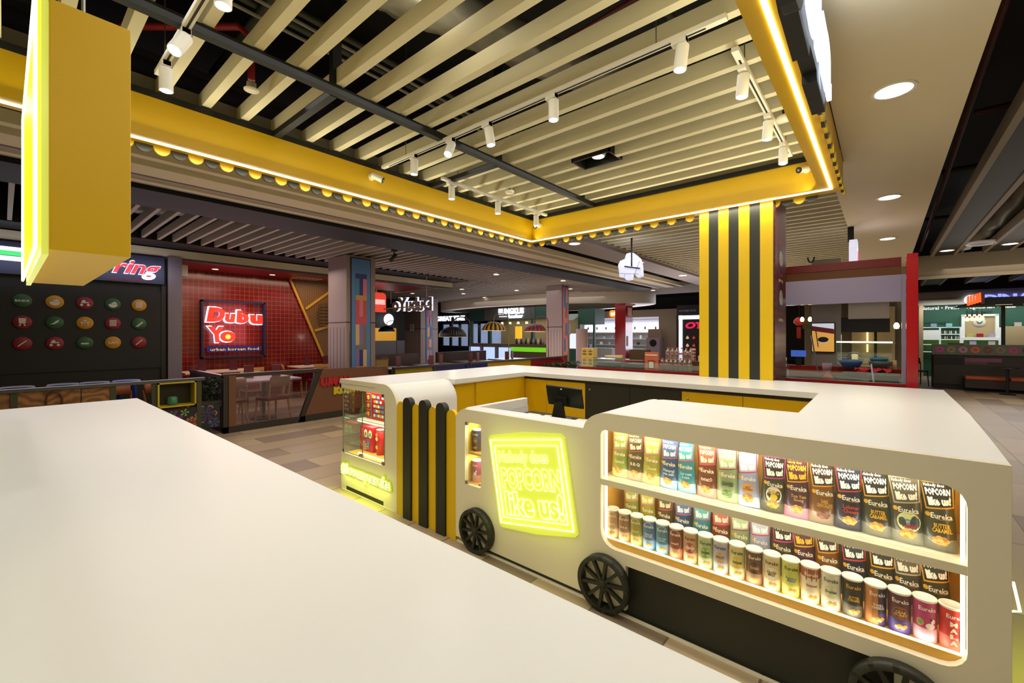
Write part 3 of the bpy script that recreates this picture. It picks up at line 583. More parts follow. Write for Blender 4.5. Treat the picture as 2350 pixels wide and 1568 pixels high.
# ================================================================ CANS
def can(label, loc, body, low, ink, flav, fcol, badge=None, badgec=None, style='', rz=0, r=.0345, h=.160, grp=None):
    t = thing('snack_can', label, 'can', (0, 0, 0)); L = lambda q: lab_(q)
    mb = MB(); mb.lathe([(0, 0), (r*.98, 0), (r, .002), (r, h*.33)], (0, 0, 0), L(low), 28); mb.lathe([(r, h*.33), (r, h*.955)], (0, 0, 0), L(body), 28); put('can_body', mb, t)
    mb = MB(); W_ = mat('E8E4D8', .35, name='lid_plastic'); mb.lathe([(r, h*.945), (r*1.05, h*.945), (r*1.06, h*.985), (r*1.02, h), (r*.86, h), (r*.85, h*.988), (0, h*.988)], (0, 0, 0), W_, 28); put('lid', mb, t)
    def cf(eps): return lambda u, v, hh: ((r+eps)*math.sin(u/r), -(r+eps)*math.cos(u/r), v)
    mb = MB(); text(mb, 'Eureka', (-.026, .027, h*.74, h*.84), cf(.0008), L(ink), bold=.02, res=1)
    def ell(x, z, a, b, m, eps, n=16):
        f_ = cf(eps); mb.raw([f_(x+a*math.cos(2*PI*k/n), z+b*math.sin(2*PI*k/n), 0) for k in range(n)]+[f_(x, z, 0)], [(k, (k+1) % n, n) for k in range(n)], m)
    if badge == 'ring':
        for k in range(20):
            a0, a1 = 2*PI*k/20, 2*PI*(k+1)/20; f_ = cf(.0006); mb.raw([f_(.034*math.cos(a)*s1, h*.57+.058*math.sin(a)*s1, 0) for a, s1 in ((a0, 1), (a1, 1), (a1, .965), (a0, .965))], [(0, 1, 2, 3)], L('F2EDDC'))
    elif badge: ell(0, h*.50, .024, .026, L(badge), .0004)
    if style == 'half':
        f_ = cf(.0003); mb.raw([f_(u, v, 0) for u, v in [(-.05+k*.01, zz) for zz in (.003, h*.94) for k in range(6)]], [(k, k+1, k+7, k+6) for k in range(5)], L('C8803A'))
    if style == 'drip':
        f_ = cf(.0003); mb.raw([f_(-.08+k*.01, zz, 0) for zz in (h*.70, h*.95) for k in range(17)], [(k, k+1, k+18, k+17) for k in range(16)], L('A8582A'))
        for x in (-.02, .0, .018): ell(x, h*.69, .003, .012, L('A8582A'), .0004, 8)
    if style == 'uni':
        for k, q in enumerate(('C84A4A', 'E0B84A', '6AA06A')): ell(-.022, h*.46, .014-.003*k, .016-.003*k, L(q), .0004+.0002*k)
        ell(.008, h*.40, .014, .012, L('F6EEE4'), .0008); ell(.016, h*.52, .007, .009, L('F6EEE4'), .0009); ell(.010, h*.56, .004, .006, L('3A3A5A'), .001)
    if style == 'mala': ell(.022, h*.40, .014, .050, L('3A3430'), .0004); ell(.026, h*.36, .009, .030, L('C83A30'), .0007)
    if flav:
        if style == 'mala':
            for k, c_ in enumerate('MALA'): text(mb, c_, (-.016, .004, h*(.56-.14*k), h*(.67-.14*k)), cf(.001), L(fcol), bold=.06, res=1)
        else: text(mb, flav, (-.020, .021, h*.43, h*.56) if '\n' in flav else (-.019, .020, h*.46, h*.54), cf(.001), L(fcol), bold=.03, res=1)
    if style not in ('mala', 'uni'):
        g = badgec or ('E0B85A', 'C8903A')
        for k in range(4): ell(-.010+.008*k, h*(.16+.04*(k % 2)), .008, .0075, L(g[k % 2]), .0006+.0002*k, 8)
    put('label_print', mb, t); t.location = loc; t.rotation_euler.z = rz
    t.scale = (1, 1, 1); return t
CANS = [('C8A070', 'E6D2A8', 'F2E6CC', 'Caramel', 'F2E6CC', 'ring', '', 'light tan caramel'), ('A07850', 'D8B890', 'F2E6CC', 'B.B.Q', 'F2E6CC', 'ring', '', 'light brown barbecue'),
 ('A8A040', 'DCD07A', 'F2EDC8', 'Cheese', 'E8E0A0', 'ring', '', 'olive yellow cheese'), ('4A7EB0', '8ABCE8', 'E8F0F4', 'Natural\nsea salt', 'D8E8F4', 'ring', '', 'blue sea salt'),
 ('4A86A0', '8AC4E4', 'E8F0F0', 'Sour cream\n& onion', 'D0ECF4', 'ring', '', 'teal blue sour cream'), ('8A3E24', 'C88A6A', 'F4E6D4', 'tomatO', 'F4E6D4', 'ring', '', 'red-brown tomato'),
 ('C89A6A', 'E8C8A0', '3A2A1A', 'KIMCHI', 'F8F0E0', 'B83A34', '', 'tan kimchi'), ('B8C890', 'D4DEB0', '2E3A1E', 'SEAWEED', '22401A', '7EB03A', '', 'pale green seaweed'),
 ('B0B0C0', 'D0D0DC', '2E2E3A', 'SPICY', '6A3A14', 'DCA040', '', 'lavender grey spicy cuttlefish'), ('D8CC84', 'ECE4B0', '2E2E14', 'WASABI', '2A3A1A', 'E0C030', '', 'pale yellow wasabi'),
 ('6A4226', 'A88A6A', 'F4E8D4', 'DARK', 'D8A850', '3A2214', '', 'brown chocolate'), ('E0CC98', 'EFE0B8', '3A2E1A', 'COCOA\nMALT', '3A2A1A', 'F4ECD4', '', 'cream cocoa malt'),
 ('CCD058', 'DEE27A', '2E3A14', 'Famous\nAmos', '3A6AA8', None, '', 'bright lime cookie'), ('F0E2BC', 'F4E8C4', 'F8F0E0', 'Butterscotch', 'A03A2A', None, 'drip', 'cream and caramel-drip butterscotch'),
 ('E2DEC0', 'ECE8D0', '5A5A48', 'Durian', '4A5A2A', 'D0D8A0', '', 'off-white durian'), ('24241A', '6A6A5E', 'E0B030', 'BUTTER\nCARAMEL', 'E8B828', None, '', 'black butter caramel'),
 ('3A2A50', '4A3A70', 'F6F0E4', 'TWIN\nCHEESE', 'F6EEDC', None, 'half', 'orange and purple twin cheese'), ('5A2A3A', '4A3A90', 'F6F0E4', 'CRAB\nCURRY', 'E8C060', '9A5428', '', 'dark purple crab curry'),
 ('C03A78', 'F0B8CC', 'F6F0E4', 'Unicorn', 'F6F0F4', None, 'uni', 'pink'), ('D02A2A', 'E87A6A', 'F6F0E4', 'MALA', 'F4EEDC', None, 'mala', 'red')]
for i, (b, lo, ik, fl, fc, bg, st, wd_) in enumerate(CANS):
    x = -1.196+.0731*i
    if st == 'uni': fl = None
    can(wd_+(' popcorn can with white lid on the lower shelf' if i != 19 else ' popcorn can with vertical lettering at the right end of the lower shelf'), (x, 2.305, .3835), b, lo, ik, fl, fc, bg, None, st, rz=.18+.10*math.sin(i*2.1))
can('purple and orange popcorn can on the upper shelf of the small side window', (-2.318, 2.315, .6815), '3A2A6A', '5A2A3A', 'F6F0E4', 'CRAB\nCURRY', 'E8C060', '9A5428', None, '', .1)
can('brown popcorn can mostly hidden by the edge of the side window, upper shelf', (-2.235, 2.36, .6815), '6A3A26', '8A5434', 'F6F0E4', 'DARK', 'E8C060', None, None, '', .1)
can('pink popcorn can on the lower shelf of the small side window', (-2.318, 2.31, .4525), 'C05A88', 'F0B8CC', 'F6F0E4', None, 'F6F0F4', None, None, 'uni', .1)
can('pale pink popcorn can partly hidden, lower shelf of the side window', (-2.235, 2.36, .4525), 'D890B0', 'F0C8D8', 'F6F0E4', None, 'F6F0F4', None, None, 'uni', .1)
lamp('AREA', (-.5, 2.285, 1.022), 2.2, WARM, 1.35, .04, rot=(.35, 0, 0)); lamp('AREA', (-.5, 2.285, .680), 1.8, WARM, 1.35, .04, rot=(.35, 0, 0))
lamp('AREA', (-.5, 2.262, .40), .35, WARM, 1.35, .02, rot=(PI*.75, 0, 0)); lamp('AREA', (-.5, 2.262, .742), .7, WARM, 1.35, .02, rot=(PI*.75, 0, 0))
lamp('AREA', (-2.27, 2.30, .89), .5, WARM, .12, .05); lamp('AREA', (-2.27, 2.30, .655), .4, WARM, .12, .05)
# ================================================================ TRACK LIGHTS
TRK = mat('E6E2D4', .45, name='track_white'); LENS = mat('F4F6FF', .5, emit=9, name='lamp_lens')
def track(name_lab, p0, p1, heads, n):
    ax = 'x' if abs(p1[0]-p0[0]) > abs(p1[1]-p0[1]) else 'y'
    t = thing('light_track', name_lab, 'light track', p0)
    if ax == 'x': mb = B(p0[0], p1[0], p0[1]-.018, p0[1]+.018, 3.10, 3.125, TRK); g = B(p0[0]+.1, p1[0]-.1, p0[1]-.005, p0[1]+.005, 3.098, 3.1, BLK2)
    else: mb = B(p0[0]-.018, p0[0]+.018, p0[1], p1[1], 3.10, 3.125, TRK); g = B(p0[0]-.005, p0[0]+.005, p0[1]+.1, p1[1]-.1, 3.098, 3.1, BLK2)
    put('rail', mb, t); put('groove', g, t)
    mb = MB()
    for f_ in (.12, .88): mb.tube([(p0[0]+(p1[0]-p0[0])*f_, p0[1]+(p1[1]-p0[1])*f_, 3.12), (p0[0]+(p1[0]-p0[0])*f_, p0[1]+(p1[1]-p0[1])*f_, 4.6)], .003, STL, 6)
    put('wire', mb, t)
    for (x, y, tx, ty, lb) in heads:
        h = thing('track_spotlight', lb, 'spotlight', (x, y, 3.10), 'white track spotlights')
        mb = MB(); mb.box(x-.022, x+.022, y-.055 if ax == 'y' else y-.02, y+.055 if ax == 'y' else y+.02, 3.072, 3.10, TRK)
        if ax == 'x': mb.box(x-.055, x+.022, y-.018, y+.018, 3.074, 3.10, TRK)
        put('adapter', mb, h)
        d = Vector((tx, ty, -1)).normalized(); c0 = Vector((x, y, 3.06)); c1 = c0+d*.125; mb = MB(); mb.tube([c0, c1], .033, TRK, 20); mb.tube([(x, y, 3.08), c0+d*.03], .006, STL, 6); put('lamp_head', mb, h)
        mb = MB(); mb.tube([c1, c1+d*.002], .027, LENS, 18); put('lens', mb, h, 'glowing lens')
        q = d.to_track_quat('-Z', 'Y').to_euler(); lamp('SPOT', tuple(c1+d*.01), 9, (1, .95, .84), .03, rot=q, spot=1.5, blend=.8)
T_ = 'white cylindrical track spotlight, '
track('long white lighting track running from left to upper right under the slats', (-3.56, 2.31, 3.1), (-.585, 2.31, 3.1), [(-3.08, 2.31, -.05, 0, T_+'first on the long track near the left beam'), (-2.60, 2.31, .2, -.55, T_+'second on the long track, with a starburst glare'), (-2.20, 2.31, .12, .1, T_+'third on the long track, just right of the black bar'), (-1.62, 2.31, 0, 0, T_+'fourth on the long track, over the middle'), (-.80, 2.31, -.1, -.05, T_+'last on the long track near its upper right end')], 0)
track('short white lighting track beside the right yellow beam', (-.62, 2.60, 3.1), (-.62, 4.46, 3.1), [(-.62, 2.80, -.08, 0, T_+'top of the short track by the right beam'), (-.62, 3.52, -.1, .1, T_+'middle of the short track by the right beam'), (-.62, 4.12, 0, -.15, T_+'lowest of the short track by the right beam')], 0)
track('short white lighting track along the left beam near the far corner', (-3.355, 2.85, 3.1), (-3.355, 4.62, 3.1), [(-3.355, 2.98, 0, 0, T_+'left end of the track at the far corner'), (-3.355, 3.68, 0, 0, T_+'middle of the track at the far corner'), (-3.355, 4.40, 0, 0, T_+'right end of the track at the far corner')], 0)
track('white lighting track at the upper left beside the yellow hanging box', (-3.30, .605, 3.1), (-1.9, .605, 3.1), [(-3.10, .605, 0, 0, T_+'lower one at the upper left by the hanging yellow box'), (-2.70, .605, .35, -.5, T_+'angled one with starburst glare at the upper left'), (-2.12, .605, 0, 0, T_+'at the very top edge of the picture, upper left')], 0)
# ---- cameras, detectors
def cctv(label, base, d):
    t = thing('security_camera', label, 'security camera', base); b = Vector(base); d = Vector(d).normalized()
    n = Vector((1, 0, 0)) if abs(base[0]+3.66) < .05 and base[1] < 4.5 else Vector((0, -1, 0))
    mb = MB(); mb.tube([b, b+n*.03], .032, WHM, 16); mb.tube([b+n*.03, b+n*.05+d*.02], .014, WHM, 10); put('bracket', mb, t)
    mb = MB(); mb.tube([b+n*.05-d*.02, b+n*.05+d*.085], .028, WHM, 18); put('camera_body', mb, t); mb = MB(); mb.tube([b+n*.05+d*.085, b+n*.05+d*.092], .027, BLK2, 18); mb.tube([b+n*.05+d*.092, b+n*.05+d*.094], .012, STL, 12); put('lens', mb, t)
cctv('white bullet camera on the left yellow beam', (-3.66, 2.25, 3.03), (.5, .55, -.35)); cctv('white bullet camera on the back yellow beam near the right corner', (-.53, 4.72, 3.04), (-.5, -.8, -.3)); cctv('small white camera in the far corner of the yellow frame', (-3.54, 4.72, 3.03), (.2, -.8, -.5))
for x, y, lb in ((-3.16, 3.66, 'round white smoke detector hanging below the slats near the far corner track'), (-.56, 3.72, 'round white smoke detector hanging by the right yellow beam')):
    t = thing('smoke_detector', lb, 'smoke detector', (x, y, 3.16)); mb = MB(); mb.lathe([(0, -.03), (.045, -.03), (.05, -.015), (.05, 0), (0, 0)], (x, y, 3.15), WHM, 20); put('cover', mb, t); mb = MB(); mb.tube([(x, y, 3.15), (x, y, 4.6)], .008, BLK2, 6); put('stem', mb, t)
t = thing('sprinkler', 'red sprinkler drop pipe ending in a white round plate, upper left', 'sprinkler', (-3.15, 1.06, 3.15)); RP = mat('8A1A1E', .45, name='red_pipe')
mb = MB(); mb.tube([(-3.15, 1.06, 3.22), (-3.15, 1.06, 3.50), (-3.20, 1.0, 3.56), (-3.9, .4, 3.56)], .022, RP, 10); put('pipe', mb, t)
mb = MB(); mb.lathe([(0, 0), (.045, 0), (.045, .006), (.03, .014), (.028, .05), (.0, .05)], (-3.15, 1.06, 3.15), WHM, 18); put('plate', mb, t)
# ================================================================ HANGING MENU BOX (left)
t = thing('hanging_sign_box', 'yellow hanging sign box at the upper left with a lime neon sheet on its side', 'sign', (-2.6, .18, 1.816))
put('box_body', B(-3.32, -1.975, .095, .288, 1.816, 2.60, YELD), t, bevel=.002)
ac = mat('D8E05A', .25, emit=.5, name='acrylic_edge'); NP = mat('DDF01E', .4, emit=1.1, name='neon_face')
put('acrylic_sheet', B(-3.30, -1.985, .078, .094, 1.80, 2.66, ac), t, 'pale lime acrylic sheet')
mb = MB(); mb.box(-3.25, -2.02, .070, .077, 1.84, 2.62, NP); mb.tube([(-3.27, .066, 1.82), (-3.27, .066, 2.62), (-1.99, .066, 2.62), (-1.99, .066, 1.82), (-3.27, .066, 1.82)], .005, NT, 6)
put('neon_border', mb, t, 'glowing lime neon face'); mb = MB()
for x in (-3.1, -2.2): mb.tube([(x, .19, 2.60), (x, .19, 4.6)], .006, STL, 6)
put('hanger_rod', mb, t)
lamp('AREA', (-2.6, .03, 2.2), 5, LIME, 1.1, .6, rot=(-PI/2, 0, 0))
# ================================================================ FASCIA SIGN on the right beam
t = thing('fascia_sign', 'illuminated white and black letter sign outside the right yellow beam, seen edge-on', 'sign', (-.22, 2, 2.7))
mb = MB(); WE = mat('EAF2FF', .5, emit=2.6, name='sign_white')
pts = [(.2, 2.72), (1.35, 2.72), (1.62, 2.70), (1.74, 2.66), (2.05, 2.64), (2.08, 2.70), (2.3, 2.70), (2.31, 2.66), (2.66, 2.66), (2.70, 2.74), (2.70, 3.0), (2.6, 3.06), (.2, 3.06)]
mb.prism(pts, (-.222, 0, 0), 'yz', .055, BLK2); mb.prism(rrect(.9, 1.85, 2.62, 3.1, .2), (-.214, 0, 0), 'yz', .045, BLK2); put('black_backing', mb, t)
mb = MB(); text(mb, 'Eureka', (.95, 2.68, 2.69, 3.06), lambda u, v, h: (-.205+h*.06, u, v), WE, extrude=.12, bold=.05); put('letters', mb, t, 'glowing white letters')
mb = MB(); mb.prism(rrect(1.05, 1.6, 2.68, 3.02, .12), (-.206, 0, 0), 'yz', .008, mat('E8C820', .4, emit=.8)); put('yellow_trim', mb, t)
lamp('AREA', (-.12, 1.6, 2.9), 10, (.82, .88, 1), .15, 1.5, rot=(0, -PI*.72, 0))
# ================================================================ STRIPED PILLAR
PX0, PX1 = -1.499, -.8145
t = thing('striped_pillar', 'yellow and black vertically striped square pillar at the back of the kiosk', 'pillar', (-1.16, 5.2, 0))
put('core', B(PX0, PX1, 4.846, 5.52, 0, 3.25, mat('6A5A3A', .6)), t)
xs = [PX0, -1.404, -1.31, -1.211, -1.118, -1.019, -.926, PX1]
for k in range(7): put('stripe', B(xs[k], xs[k+1], 4.84, 4.846, TOP, 3.2, (YEL, BLK)[k % 2]), t, ('yellow', 'black')[k % 2]+' stripe')
put('stripe', B(PX0-.004, PX0, 4.85, 5.5, TOP, 3.2, YEL), t, 'yellow side panel')
mb = MB(); mb.box(PX1, PX1+.008, 4.89, 5.52, 0, 3.2, wavem('5A2A26', '7A3A34', 4, .35, 2, name='poster_wood')); PU = mat('4A2440', .4)
mb.box(PX1+.008, PX1+.009, 4.9, 5.5, 1.9, 3.2, mat('6A2A3E', .4, var=.2, scale=3)); put('poster_panel', mb, t, 'maroon poster panel')
mb = MB()
for z in (2.33, 1.93): mb.disc((PX1+.010, 5.2, z), .16, mat('B84A2A', .4), 'yz', 24, 1, 1.15); mb.disc((PX1+.011, 5.2, z), .145, PU, 'yz', 24, 1, 1.15); mb.disc((PX1+.012, 5.2, z), .10, mat('C8C0A8', .5, var=.5, scale=40), 'yz', 16, 1, .8); mb.box(PX1+.009, PX1+.011, 5.08, 5.32, z-.245, z-.215, mat('B8A890', .5))
put('poster_print', mb, t, 'round bowl pictures')
# ================================================================ CEILING ZONES
CR = mat('E0D2AE', .6, name='ceiling_plaster'); CRM = mat('9A8C84', .6, name='shaded_plaster'); BB = mat('0C0B09', .7, name='black_bulkhead'); SL2 = mat('A79C8C', .6, name='slat_grey')  # CRM: shadow on the left soffit put into the plaster as mauve
def sol(n, mb): return struct('trim_%d' % n, mb)
sol(2, B(-.40+.125, .42, -5, 13.5, 3.12, 3.24, CR)); sol(3, B(-.40, -.275, 4.95, 13.5, 3.12, 3.24, CR)); sol(4, B(-4.45, -3.84, -4, 17, 3.12, 3.24, CRM))
n = 5
for x0, x1, z0, z1, m in ((-4.96, -4.87, 3.10, 3.2, CR), (-5.45, -5.15, 3.10, 3.2, CR), (-5.58, -5.50, 3.10, 3.2, CRM), (-5.74, -5.66, 3.10, 3.2, CR), (-5.86, -5.76, 3.12, 3.2, CRM), (-6.72, -5.95, 3.09, 3.30, BB), (-6.95, -6.72, 3.14, 3.3, BB)):
    sol(n, B(x0, x1, -4, 14.2, z0, z1, m)); n += 1
sol(n, B(-7.0, -3.84, -4, 14.2, 3.45, 3.5, BB)); n += 1
def field(num, x0, x1, ys, w, z0, z1, m):
    mb = MB()
    for y in ys: mb.box(x0, x1, y-w/2, y+w/2, z0, z1, m)
    sol(num, mb)
field(n, -9.40, -6.95, [-.35+.208*k for k in range(70)], .045, 3.17, 3.29, SL2); n += 1
field(n, -17, -9.45, [9.3+.208*k for k in range(40)], .045, 3.17, 3.29, SL2); n += 1
field(n, -9.5, -4.5, [14.4+.208*k for k in range(14)], .045, 3.17, 3.29, SL2); n += 1
sol(n, B(-10.15, -9.42, -4, 8.85, 3.16, 3.4, BB)); n += 1          # black band over the shops
sol(n, B(-10.30, -10.10, -4, 9.0, 3.0, 3.14, CR)); n += 1          # cream header
sol(n, B(-13, -10.3, 8.8, 8.95, 3.02, 3.15, CR)); n += 1
# oval plaster bulkhead in the middle distance, dark band and cream wall heads
mb = MB(); oc = (-12.7, 16.4); ov = [(oc[0]+5.9*math.cos(2*PI*k/64), oc[1]+2.7*math.sin(2*PI*k/64)) for k in range(64)]; v = []; f = []
for i, (x, y) in enumerate(ov): v += [(x, y, 2.78), (x, y, 3.32), (oc[0]+(x-oc[0])*.86, oc[1]+(y-oc[1])*.86, 2.78)]
for i in range(64): j = (i+1) % 64; f += [(3*i, 3*j, 3*j+1, 3*i+1), (3*i, 3*i+2, 3*j+2, 3*j)]
mb.raw(v, f, mat('D8CFBE', .6), True); sol(n, mb); n += 1
mb = MB(); mb.box(-20, -3.0, 21.3, 21.5, 2.78, 3.4, BB); sol(n, mb); n += 1
# right hand ceiling: dark void with grey double-edged beams, ducts and cross beams
GB = mat('232227', .6, name='grey_beam'); EDGE = mat('8E806A', .6)
for x0, x1 in ((.80, 1.19), (1.60, 2.0), (2.42, 2.82), (3.3, 3.7), (4.2, 4.6)):
    mb = B(x0, x1, 2, 13.5, 3.30, 3.42, GB); mb.box(x0-.012, x0+.045, 2, 13.5, 3.285, 3.43, EDGE); mb.box(x1-.045, x1+.012, 2, 13.5, 3.285, 3.43, EDGE); sol(n, mb); n += 1
mb = B(-.4, 7.9, 13.52, 13.8, 2.82, 3.33, mat('A89C84', .6)); mb.box(-.4, 7.9, 13.49, 13.52, 2.80, 2.86, mat('B8AC94', .6)); sol(n, mb); n += 1
for x0, x1 in ((1.0, 1.5), (2.1, 2.6), (3.1, 3.6)):
    mb = B(x0, x1, 14.5, 21.3, 3.30, 3.42, GB); mb.box(x0-.01, x0+.05, 14.5, 21.3, 3.285, 3.43, EDGE); mb.box(x1-.05, x1+.01, 14.5, 21.3, 3.285, 3.43, EDGE); sol(n, mb); n += 1
sol(n, B(.6, 8, 21.4, 21.6, 3.07, 3.6, BB)); n += 1
FOIL = mat('8A867A', .4, .5, name='duct_foil', var=.3, scale=9, bump=1.0)
def duct(label, pts, r, seed=0):
    mb = MB(); P = [Vector(p) for p in pts]; fine = []
    for i in range(len(P)-1): fine += [P[i].lerp(P[i+1], k/14) for k in range(14)]
    k0 = len(mb.v); mb.tube(fine, r, FOIL, 14, cap=False)
    for i in range(k0, len(mb.v)):
        q = Vector(mb.v[i]); ring = (i-k0)//14; c = fine[min(ring, len(fine)-1)]; s_ = 1+.10*math.sin(ring*2.4+i*1.7+seed); mb.v[i] = tuple(c+(q-c)*s_)
    solo('air_duct', mb, label, 'air duct', 'foil ducts')
duct('crumpled silver flexible duct above the kiosk slats, upper middle', [(-2.5, .9, 3.68), (-2.2, 1.6, 3.62), (-1.9, 2.6, 3.60), (-1.6, 3.8, 3.7)], .14)
duct('crumpled silver flexible duct in the dark ceiling void at the right', [(1.7, 9, 3.9), (1.6, 11.5, 3.72), (1.4, 13.4, 3.65), (1.3, 15.5, 3.75)], .22, 3); duct('silver flexible duct above the slats of the dark shop at left', [(-8.2, 0, 3.7), (-8.9, 1.3, 3.62), (-8.9, 2.2, 3.7)], .16, 2)
DP = mat('3A372C', .6, name='service_pipe')
def pipes(label, segs, r, m):
    mb = MB()
    for s_ in segs: mb.tube(s_, r, m, 8)
    solo('service_pipe', mb, label, 'pipe')
pipes('dark conduits running high above the kiosk slats', [[(-3.4, -1, 3.9), (-3.4, 12, 3.9)], [(-3.3, -1, 3.95), (-3.3, 12, 3.95)], [(-1.2, -1, 3.9), (-1.2, 12, 3.9)], [(-4.5, 1.2, 3.85), (0, 1.2, 3.85)], [(-4.5, 3.9, 3.85), (0, 3.9, 3.85)]], .03, DP)
pipes('grey cable trays crossing over the kiosk ceiling void', [[(-2.9, -1, 3.6), (-2.95, 6, 3.6)], [(-3.05, -1, 3.6), (-3.1, 6, 3.6)]], .012, mat('8A867A', .5)); pipes('red fire pipes in the ceiling void right of the plaster bulkhead', [[(.6, 2, 3.8), (.75, 16, 3.8)], [(.7, 6.4, 3.8), (2.0, 6.4, 3.8)]], .03, mat('4E1A18', .5))
pipes('dark pipes in the ceiling void at the far right', [[(.55, 2, 3.9), (.6, 16, 3.9)], [(1.4, 2, 4.0), (1.5, 16, 4.0)], [(.4, 4, 3.95), (6, 4, 3.95)], [(.4, 9, 3.95), (6, 9, 3.95)], [(.4, 12.5, 3.95), (6, 12.5, 3.95)]], .04, DP)
pipes('red fire pipe above the slats near the right beam', [[(-3.6, 3.95, 3.45), (-.3, 3.3, 3.45)], [(-3.6, 2.6, 3.5), (-.5, 2.35, 3.5)]], .025, mat('5A1A18', .5))
DLE = mat('FFF4DE', .5, emit=4.5, name='downlight_lens')
def dl(label, x, y, z, r=.09, rim=True, energy=0):
    t = thing('downlight', label, 'downlight', (x, y, z)); mb = MB(); mb.lathe([(r*1.0, -.002), (r*1.22, -.004), (r*1.25, .004), (r, .004)], (x, y, z), WHM, 32); put('rim', mb, t)
    mb = MB(); mb.disc((x, y, z-.003), r*1.0, DLE, 'xy', 32); put('lens', mb, t)
    if energy: lamp('SPOT', (x, y, z-.02), energy, (1, .88, .68), r, spot=2.3, blend=1)
    return t
for y, lb in ((3.72, 'nearest and largest'), (6.58, 'second'), (9.4, 'third'), (12.3, 'fourth and farthest')): dl('round recessed downlight in the cream bulkhead right of the canopy, '+lb, .048, y, 3.118, .095, True, 30)
for y, lb in ((6.4, 'nearest'), (9.0, 'second'), (11.7, 'third')): dl('round recessed downlight in the bulkhead beyond the far canopy corner, '+lb, -4.05, y, 3.118, .09, True, 18)
dl('large round downlight in the shaded mauve bulkhead just under the left scallops', -4.2, .62, 3.118, .09, True, 0)
for x, y, lb in ((1.0, 12.75, 'round downlight in the nearest grey ceiling beam at right'), (1.85, 12.6, 'round downlight in the next grey ceiling beam at right')): dl(lb, x, y, 3.298, .10, True, 15)
t = thing('ring_light', 'large flat ring-shaped ceiling fitting in the dark void at right', 'ceiling light', (1.42, 12.2, 3.32)); mb = MB(); mb.lathe([(.17, 0), (.20, -.02), (.23, 0), (.23, .03), (.17, .03), (.17, 0)], (1.42, 12.2, 3.3), mat('D8D4CC', .4, emit=.15), 32); put('ring', mb, t)
DLF = []
for i, (x, y) in enumerate(((-14, 10.4), (-12.6, 11.8), (-11.4, 10.6), (-10.2, 12.2), (-8.4, 13.0), (-9.6, 14.8), (-6.4, 15.4), (-13.2, 13.6), (-8.1, 12.1), (-7.9, 8.6), (-7.3, 10.9))):
    DLF.append((x, y))
for x, y in DLF: dl('small bright downlight among the far grey ceiling slats', x, y, 3.165, .07)['group'] = 'downlights in the far slatted ceiling'
lamp('POINT', (-1.9, 1.6, 3.45), 3, WARM, .1); None  # added point light so the ducts above the slats show
# ================================================================ LEFT SHOPS (faces +x)
XS = -10.1
GT_ = mat('232219', .7, name='dark_facade', var=.15, scale=2)
t = thing('dark_shopfront', 'dark shuttered shopfront with rows of round coloured food icons, far left', 'shopfront', (-10.3, 0, 0))
put('shutter', B(-10.35, XS-.03, -5.9, 1.97, 0, 3.0, GT_), t)
mb = MB(); mb.box(XS-.03, XS-.01, -.3, 1.9, .95, 2.32, mat('1B1A13', .6)); mb.box(XS-.03, XS, 1.90, 1.97, 0, 2.45, mat('2A2920', .6)); put('menu_board', mb, t)
sg = thing('red_script_sign', 'backlit sign with red script letters ending in ing, above the dark shop', 'sign', (XS, 1.3, 2.5))
put('sign_board', B(XS-.03, XS+.06, -3, 1.93, 2.47, 2.96, mat('2C2F44', .5)), sg)
HALO = mat('D8E0FF', .5, emit=1.6, name='halo_white'); RL = mat('F01E28', .4, emit=.9, name='red_lit')
mb = MB(); text(mb, 'ring', (1.21, 1.88, 2.53, 2.86), lambda u, v, h: (XS+.075+h, u, v), HALO, bold=.035, extrude=.01, shear=.35); put('halo_letters', mb, sg)
mb = MB(); text(mb, 'ring', (1.22, 1.87, 2.545, 2.845), lambda u, v, h: (XS+.10+h, u, v), RL, bold=.025, extrude=.008, shear=.35); put('letters', mb, sg)
mb = MB(); text(mb, 'PURELY MALAYSIAN', (1.15, 1.66, 2.49, 2.53), lambda u, v, h: (XS+.065, u, v), mat('7A1A30', .5, emit=.3), bold=.01, res=1); put('small_lettering', mb, sg)
mb = MB(); sw = lambda c, m, e: mb.flat([(a, c+.05*math.cos(a*1.6)) for a in [(-1.6+.2*k) for k in range(11)]]+[(a, c+.05*math.cos(a*1.6)+.07) for a in [(.4-.2*k) for k in range(11)]], (XS+.07+e, -.02, 0), 'yz', m)
sw(2.62, HALO, 0); sw(2.70, mat('2FBF5A', .4, emit=.8), .002); sw(2.76, HALO, .001); put('swirl_logo', mb, sg, 'white and green swirl')
lamp('AREA', (XS+.3, .5, 2.7), 5, (.7, .75, 1), .3, 3, rot=(0, PI/2, 0))
IC = [['G', 'Y', 'R', 'G', 'Y'], ['R', 'G', 'Y', 'R', 'G'], ['R', 'R', 'G', 'Y', 'R']]; CC = {'G': '2E5A34', 'Y': 'C8901E', 'R': '8A2024'}; NM = {'G': 'green', 'Y': 'yellow', 'R': 'red'}
IW = mat('D8D4C4', .5)
